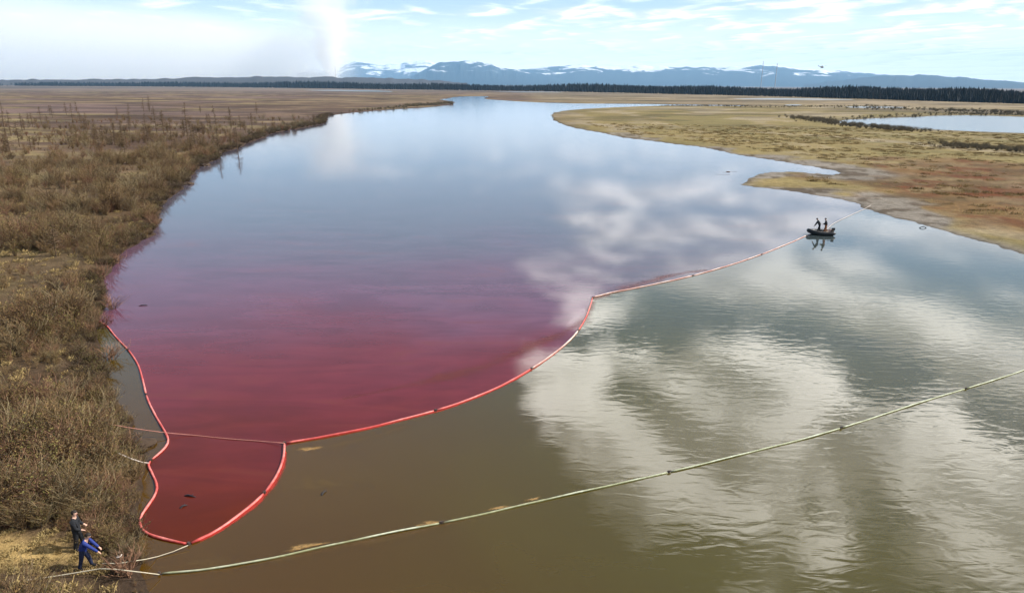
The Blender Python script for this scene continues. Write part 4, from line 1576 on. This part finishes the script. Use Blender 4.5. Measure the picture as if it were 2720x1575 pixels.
def person(loc, rz, pose, mats, label, hat=None, scale=1.0):
    """pose: joint name -> position in the person's own frame, +x is the way they face"""
    o = empty('person', loc, rz)
    o.scale = (scale,) * 3
    tag(o, label, 'person')
    J = {k: Vector(v) for k, v in pose.items()}
    h = J['head']
    n = J['neck']
    hd = (h - n).normalized()
    fwd = J['look'].normalized()
    side = hd.cross(fwd).normalized()
    J['skull'] = h + hd * 0.09
    J['nose'] = h + fwd * 0.118 + hd * 0.005
    J['ear_a'] = h + side * 0.088
    J['ear_b'] = h - side * 0.088
    E = [('pelvis', 'belly'), ('belly', 'chest'), ('chest', 'neck'), ('neck', 'head'), ('head', 'skull'), ('head', 'nose'), ('head', 'ear_a'), ('head', 'ear_b')]
    rad = {'pelvis': .13, 'belly': .125, 'chest': .145, 'neck': .055, 'head': .092, 'skull': .08, 'nose': .014, 'ear_a': .016, 'ear_b': .016}
    for s in 'ab':
        E += [('chest', 'shoulder_' + s), ('shoulder_' + s, 'elbow_' + s), ('elbow_' + s, 'wrist_' + s), ('pelvis', 'hip_' + s), ('hip_' + s, 'knee_' + s), ('knee_' + s, 'ankle_' + s), ('ankle_' + s, 'toe_' + s)]
        rad.update({'shoulder_' + s: .062, 'elbow_' + s: .043, 'wrist_' + s: .03, 'hip_' + s: .088, 'knee_' + s: .06, 'ankle_' + s: .042, 'toe_' + s: .04})
        # hand: palm, four curled fingers and a thumb off its side
        el, wr = J['elbow_' + s], J['wrist_' + s]
        d = (wr - el).normalized()
        up_ = Vector((0, 0, 1))
        lat = d.cross(up_)
        lat = lat.normalized() if lat.length > .1 else Vector((0, 1, 0))
        dn = lat.cross(d).normalized()
        J['palm_' + s] = wr + d * .075
        E.append(('wrist_' + s, 'palm_' + s)); rad['palm_' + s] = (.036, .02)
        for k, (off, ln) in enumerate(((-.027, .07), (-.009, .08), (.010, .075), (.028, .06))):
            a1 = J['palm_' + s] + lat * off + d * ln * .55
            a2 = a1 + d * ln * .25 + dn * (ln * -.35)
            J[f'f{k}1_' + s] = a1; J[f'f{k}2_' + s] = a2
            E += [('palm_' + s, f'f{k}1_' + s), (f'f{k}1_' + s, f'f{k}2_' + s)]
            rad[f'f{k}1_' + s] = .0095; rad[f'f{k}2_' + s] = .008
        t1 = wr + d * .05 - lat * .045
        t2 = t1 + d * .04 - lat * .012 - dn * .02
        J['t1_' + s] = t1; J['t2_' + s] = t2
        E += [('wrist_' + s, 't1_' + s), ('t1_' + s, 't2_' + s)]
        rad['t1_' + s] = .012; rad['t2_' + s] = .009
    J.pop('look')
    body = skin_mesh('body', J, E, rad, mats['skin'], o, 'pelvis')
    # jacket
    Jk = ['pelvis', 'belly', 'chest'] + [f'{p}_{s}' for s in 'ab' for p in ('shoulder', 'elbow', 'wrist')]
    jj = {k: J[k].copy() for k in Jk}
    jj['collar'] = J['chest'] + (J['neck'] - J['chest']) * .97
    for s in 'ab':
        jj['wrist_' + s] = J['elbow_' + s] + (J['wrist_' + s] - J['elbow_' + s]) * .93
    ej = [('pelvis', 'belly'), ('belly', 'chest'), ('chest', 'collar')] + [e for s in 'ab' for e in (('chest', 'shoulder_' + s), ('shoulder_' + s, 'elbow_' + s), ('elbow_' + s, 'wrist_' + s))]
    rj = {'pelvis': .185, 'belly': .175, 'chest': .19, 'collar': .085}
    for s in 'ab':
        rj.update({'shoulder_' + s: .095, 'elbow_' + s: .072, 'wrist_' + s: .055})
    skin_mesh('jacket', jj, ej, rj, mats['jacket'], o, 'belly')
    jt = {'pelvis': J['pelvis'], 'waist': J['belly']}
    et, rt = [('pelvis', 'waist')], {'pelvis': .175, 'waist': .15}
    for s in 'ab':
        for p in ('hip', 'knee', 'ankle'):
            jt[f'{p}_{s}'] = J[f'{p}_{s}']
        et += [('pelvis', 'hip_' + s), ('hip_' + s, 'knee_' + s), ('knee_' + s, 'ankle_' + s)]
        rt.update({'hip_' + s: .115, 'knee_' + s: .088, 'ankle_' + s: .066})
    skin_mesh('trousers', jt, et, rt, mats['trousers'], o, 'pelvis')
    for s in 'ab':
        a, t = J['ankle_' + s], J['toe_' + s]
        kn = J['knee_' + s]
        sh = a + (kn - a) * .45
        heel = a + Vector((-.05, 0, -.045))
        skin_mesh('boot', {'shaft': sh, 'ankle': a, 'toe': t}, [('shaft', 'ankle'), ('ankle', 'toe')], {'shaft': .075, 'ankle': .064, 'toe': .05}, mats['boots'], o, 'ankle', 1)
    # hair or cap over the skull
    bm = bmesh.new()
    bmesh.ops.create_uvsphere(bm, u_segments=16, v_segments=10, radius=1.0)
    q3 = Matrix((fwd_o := (fwd - hd * fwd.dot(hd)).normalized(), side, hd)).transposed()
    for v in bm.verts:
        v.co = h + hd * .045 - fwd_o * .012 + q3 @ Vector((v.co.x * .112, v.co.y * .100, v.co.z * .108))
    kill = [v for v in bm.verts if (v.co - h).dot(hd) < (.065 if (v.co - h).dot(fwd_o) > .03 else -.03)]
    bmesh.ops.delete(bm, geom=kill, context='VERTS')
    bm_obj('cap' if hat else 'hair', bm, mats['hair'], o, True)
    # eyes and mouth
    mb = MB()
    for sg in (-1, 1):
        e = h + fwd * .092 + side * sg * .034 + hd * .022
        mb.box(e, (.022, .026, .014), math.atan2(fwd.y, fwd.x))
    mb.build('eyes', M['dark'], body)
    MB().box(h + fwd * .09 - hd * .05, (.02, .05, .010), math.atan2(fwd.y, fwd.x)).build('mouth', MP['lip'], body)
    return o


MP = {'skin': plain('skin', (0.50, 0.30, 0.22), 0.5, .08), 'lip': plain('lip', (0.30, 0.10, 0.08), 0.5, .05), 'black': plain('black_cloth', (0.012, 0.013, 0.016), 0.85, .3, 20),
      'navy': plain('navy_cloth', (0.012, 0.017, 0.045), 0.85, .3, 20), 'blue': plain('blue_cloth', (0.011, 0.027, 0.16), 0.7, .2, 20),
      'brown': plain('brown_cloth', (0.24, 0.085, 0.03), 0.85, .2, 20), 'hair_dark': plain('hair_dark', (0.02, 0.014, 0.010), 0.7), 'hair_fair': plain('hair_fair', (0.42, 0.33, 0.26), 0.7),
      'grey': plain('grey_cloth', (0.05, 0.055, 0.06), 0.85, .2, 20), 'pale': plain('pale_cloth', (0.55, 0.48, 0.42), 0.8, .1, 20)}


def stand(dx=0.0, bend=0.0, arms=None, stride=0.12, look=(1, 0, -.15)):
    """a standing pose: bend tips the trunk forward (radians); arms: wrist targets"""
    c, s = math.cos(bend), math.sin(bend)
    hipz = 0.92
    def tr(x, y, z):
        return (x * c + z * s, y, hipz + z * c - x * s)
    p = {'pelvis': (0, 0, hipz + .02), 'belly': tr(0, 0, .20), 'chest': tr(.01, 0, .42), 'neck': tr(.02, 0, .60), 'head': tr(.05, 0, .735), 'look': look}
    for sg, k in ((1, 'a'), (-1, 'b')):
        p['shoulder_' + k] = tr(.0, sg * .19, .50)
        st = stride * sg
        p['hip_' + k] = (0, sg * .10, hipz - .08)
        p['knee_' + k] = (st * .5 + .03, sg * .12, .49)
        p['ankle_' + k] = (st, sg * .13, .09)
        p['toe_' + k] = (st + .17, sg * .15, .045)
        if arms and k in arms:
            w_ = Vector(arms[k])
        else:
            w_ = Vector(tr(.06, sg * .27, -.02))
        s_ = Vector(p['shoulder_' + k])
        mid = (s_ + w_) / 2
        L = (w_ - s_).length
        drop = math.sqrt(max(0.0, .29 ** 2 - (L / 2) ** 2))
        p['elbow_' + k] = tuple(mid + Vector((-.4, sg * .5, -.75)).normalized() * drop)
        p['wrist_' + k] = tuple(w_)
    return p


pa = on_ground(213, 1459)
pb = on_ground(229, 1510)
person((pa.x, pa.y, ground_z(pa.x, pa.y)), R(15), stand(arms={'a': (.24, .20, 1.00), 'b': (.26, -.16, .98)}, look=(1, .1, -.1)),
       {'skin': MP['skin'], 'jacket': MP['black'], 'trousers': MP['black'], 'boots': MP['black'], 'hair': MP['hair_dark']},
       'person in black jacket and trousers standing behind the one in blue', scale=0.92)
person((pb.x, pb.y, ground_z(pb.x, pb.y)), R(8), stand(bend=.38, arms={'a': (.62, .10, .92), 'b': (.66, -.10, .84)}, stride=.2, look=(1, 0, -.45)),
       {'skin': MP['skin'], 'jacket': MP['blue'], 'trousers': MP['navy'], 'boots': MP['black'], 'hair': MP['hair_dark']},
       'person in blue jacket bending forward to pull the rope on shore', scale=0.84)
R3 = Matrix.Rotation(boat_rz, 3, 'Z')
d = R3 @ Vector((-.30, .05, 0))
person((boat_c.x + d.x, boat_c.y + d.y, .20), boat_rz + R(175), stand(bend=.42, arms={'a': (.58, .15, .80), 'b': (.56, -.12, .74)}, stride=.18, look=(1, 0, -.5)),
       {'skin': MP['skin'], 'jacket': MP['grey'], 'trousers': MP['black'], 'boots': MP['black'], 'hair': MP['hair_dark']},
       'person in dark clothes stooping over the bow of the boat', hat=True, scale=1.02)
d = R3 @ Vector((.40, -.05, 0))
person((boat_c.x + d.x, boat_c.y + d.y, .20), boat_rz + R(160), stand(bend=.12, arms={'a': (.34, .16, 1.05), 'b': (.36, -.12, 1.02)}, look=(1, .1, -.2)),
       {'skin': MP['skin'], 'jacket': MP['black'], 'trousers': MP['brown'], 'boots': MP['black'], 'hair': MP['hair_dark']},
       'person in black jacket and orange brown trousers standing upright in the boat', hat=True, scale=1.0)


# ------------------------------------------------------------------ small things
def driftwood():
    p = pix(2452, 606)
    q = catmull([(-.55, 0, -.12), (-.45, 0, .14), (-.1, 0, .26), (.3, .05, .20), (.55, .1, -.08)], .12)
    n = len(q)
    o = mesh_obj('driftwood', *tube(q, .075 + .02 * np.sin(np.arange(n) * 1.3), 8), M['dark'], None, True)
    o.location = p
    o.scale = (.8, .8, .6)
    tag(o, 'dark arched piece of driftwood standing in shallow water by the mud', 'driftwood')


driftwood()


def floating_stick(px, py, L, rz, label):
    p = pix(px, py)
    q = catmull([(-L, 0, -.02), (-L * .3, .05 * L, .05), (L * .4, -.04 * L, .04), (L, .03 * L, .0)], L * .2)
    mb = MB().tube(q, np.linspace(.05, .02, len(q)), 6)
    mb.tube([(L * .2, 0, .03), (L * .45, L * .3, .09)], [.022, .01], 5)
    o = mb.build('floating_stick', M['dark'], None, True)
    o.location = p
    o.rotation_euler = (0, 0, rz)
    tag(o, label, 'stick')


floating_stick(381, 812, .32, .3, 'dark stick afloat in the purple water off the upper boom end')
floating_stick(505, 1318, .26, -.2, 'dark stick floating inside the red pocket')
floating_stick(488, 1345, .15, .8, 'smaller dark stick just below the other in the red pocket')
floating_stick(861, 1309, .18, 1.2, 'tiny stick adrift on the brown water between the two booms')


def stones(px, py, n, label):
    """a few pale stones in one small heap"""
    p = on_ground(px, py)
    rr = random.Random(px)
    mt = plain('pale_stone', (0.55, 0.50, 0.42), .9)
    for i in range(n):
        bm = bmesh.new()
        bmesh.ops.create_icosphere(bm, subdivisions=2, radius=1)
        for v in bm.verts:
            v.co *= rr.uniform(.8, 1.15)
        o = bm_obj('stone', bm, mt)
        x, y = p.x + rr.uniform(-.9, .9), p.y + rr.uniform(-.4, .4)
        o.location = (x, y, ground_z(x, y) + .10)
        o.scale = (rr.uniform(.15, .32), rr.uniform(.12, .25), rr.uniform(.10, .18))
        tag(o, label, 'stone', 'pale stones ' + label[-18:])


stones(200, 652, 3, 'pale stone beside the small bare tree near the left bank')


def post():
    p = on_ground(322, 1512)
    o = empty('mooring_stake', p)
    tag(o, 'short pale stake holding the rope beside the water', 'stake')
    MB().tube([(0, 0, -.3), (.03, 0, .35), (.05, 0, .75)], [.05, .045, .04], 7).build('post', M['wood'], o)
    t = catmull([(.06, .05, .5), (-.05, .06, .53), (-.05, -.06, .56), (.08, -.05, .59), (.08, .06, .6)], .03)
    mesh_obj('rope_turns', *tube(t, .02, 5), M['rope_pale'], o)


post()


# ------------------------------------------------------------------ smoke and air
def smoke():
    base = far(888, 186, 6000)
    k = 6000 / 9000
    o_ = Vector((base.x, base.y, 0))
    bm = bmesh.new()
    bmesh.ops.create_cube(bm, size=1.0)
    Lx, Ly, Lz = 7600.0, 1700.0, 1450.0
    for v in bm.verts:
        v.co = Vector((v.co.x * Lx - 2850.0, v.co.y * Ly, v.co.z * Lz + Lz / 2 + 6))
    ob = bm_obj('smoke', bm)
    ob.location = o_
    ob.scale = (k, k, k)
    m = bpy.data.materials.new('smoke')
    m.use_nodes = True
    m.node_tree.nodes.clear()
    g = N(m.node_tree)
    out = g.new('ShaderNodeOutputMaterial')
    pv = g.new('ShaderNodeVolumePrincipled')
    g.link(pv.outputs[0], out.inputs['Volume'])
    pv.inputs['Color'].default_value = (1.0, 1.0, 1.0, 1)
    pv.inputs['Anisotropy'].default_value = 0.1
    tc = g.new('ShaderNodeTexCoord').outputs['Object']
    x, y, z = g.xyz(tc)
    nz = g.noise(g.mapping(tc, scl=(1 / 300, 1 / 300, 1 / 300)), 1.0, 5, 0.6, 0.5)
    nb = g.noise(g.mapping(tc, scl=(1 / 1500, 1 / 900, 1 / 700), loc=(4, 2, 1)), 1.0, 4, 0.55, 0.3)
    # rising column over the stack, leaning a little as it climbs
    cx = g.math('ADD', g.math('MULTIPLY', z, -0.06), g.math('MULTIPLY', g.math('SUBTRACT', g.noise(g.mapping(tc, scl=(0, 0, 1 / 330)), 1.0, 3, 0.5), 0.5), 380.0))
    rc = g.math('ADD', 50.0, g.math('MULTIPLY', z, 0.40))
    rr_ = g.math('DIVIDE', g.math('SQRT', g.math('ADD', g.math('POWER', g.math('SUBTRACT', x, cx), 2.0), g.math('POWER', y, 2.0))), rc)
    rr_ = g.math('ADD', rr_, g.math('MULTIPLY', g.math('SUBTRACT', nz, 0.5), 3.0))
    colm = g.math('MULTIPLY', g.ramp(rr_, 1.15, 0.1), g.ramp(z, 1180.0, 860.0))
    colm = g.math('MULTIPLY', colm, g.ramp(z, 0.0, 900.0, 0.022, 0.0046, False))
    # bank drifting away down wind
    zt = g.ramp(x, -300.0, -5200.0, 760.0, 1250.0, False)
    zz = g.math('ADD', z, g.math('MULTIPLY', g.math('SUBTRACT', nb, 0.5), 520.0))
    bk = g.math('MULTIPLY', g.ramp(zz, zt, g.math('MULTIPLY', zt, 0.55)), g.ramp(g.math('ADD', x, g.math('MULTIPLY', g.math('SUBTRACT', nb, 0.5), 900.0)), 330.0, -500.0))
    bk = g.math('MULTIPLY', bk, g.ramp(g.math('ABSOLUTE', y), 840.0, 500.0))
    bk = g.math('MULTIPLY', bk, g.ramp(x, -6600.0, -5600.0))
    bk = g.math('MULTIPLY', bk, g.ramp(x, -300.0, -6000.0, 0.0018, 0.0012, False))
    g.link(g.math('ADD', colm, bk), pv.inputs['Density'])
    ob.data.materials.append(m)
    m.cycles.volume_step_rate = 0.7
    tag(ob, 'white smoke rising from the far chimney and drifting left along the horizon', kind='stuff')


def haze():
    bm = bmesh.new()
    bmesh.ops.create_cube(bm, size=1.0)
    for v in bm.verts:
        v.co = Vector((v.co.x * 66000, v.co.y * 66000, -3.0 if v.co.z < 0 else 1400.0))
    ob = bm_obj('haze', bm)
    m = bpy.data.materials.new('haze')
    m.use_nodes = True
    m.node_tree.nodes.clear()
    g = N(m.node_tree)
    out = g.new('ShaderNodeOutputMaterial')
    pv = g.new('ShaderNodeVolumePrincipled')
    g.link(pv.outputs[0], out.inputs['Volume'])
    pv.inputs['Color'].default_value = (0.36, 0.66, 1.0, 1)
    pv.inputs['Density'].default_value = 3.5e-5
    pv.inputs['Anisotropy'].default_value = 0.0
    ob.data.materials.append(m)
    tag(ob, 'thin bluish air over the whole plain', kind='stuff')


smoke()
haze()
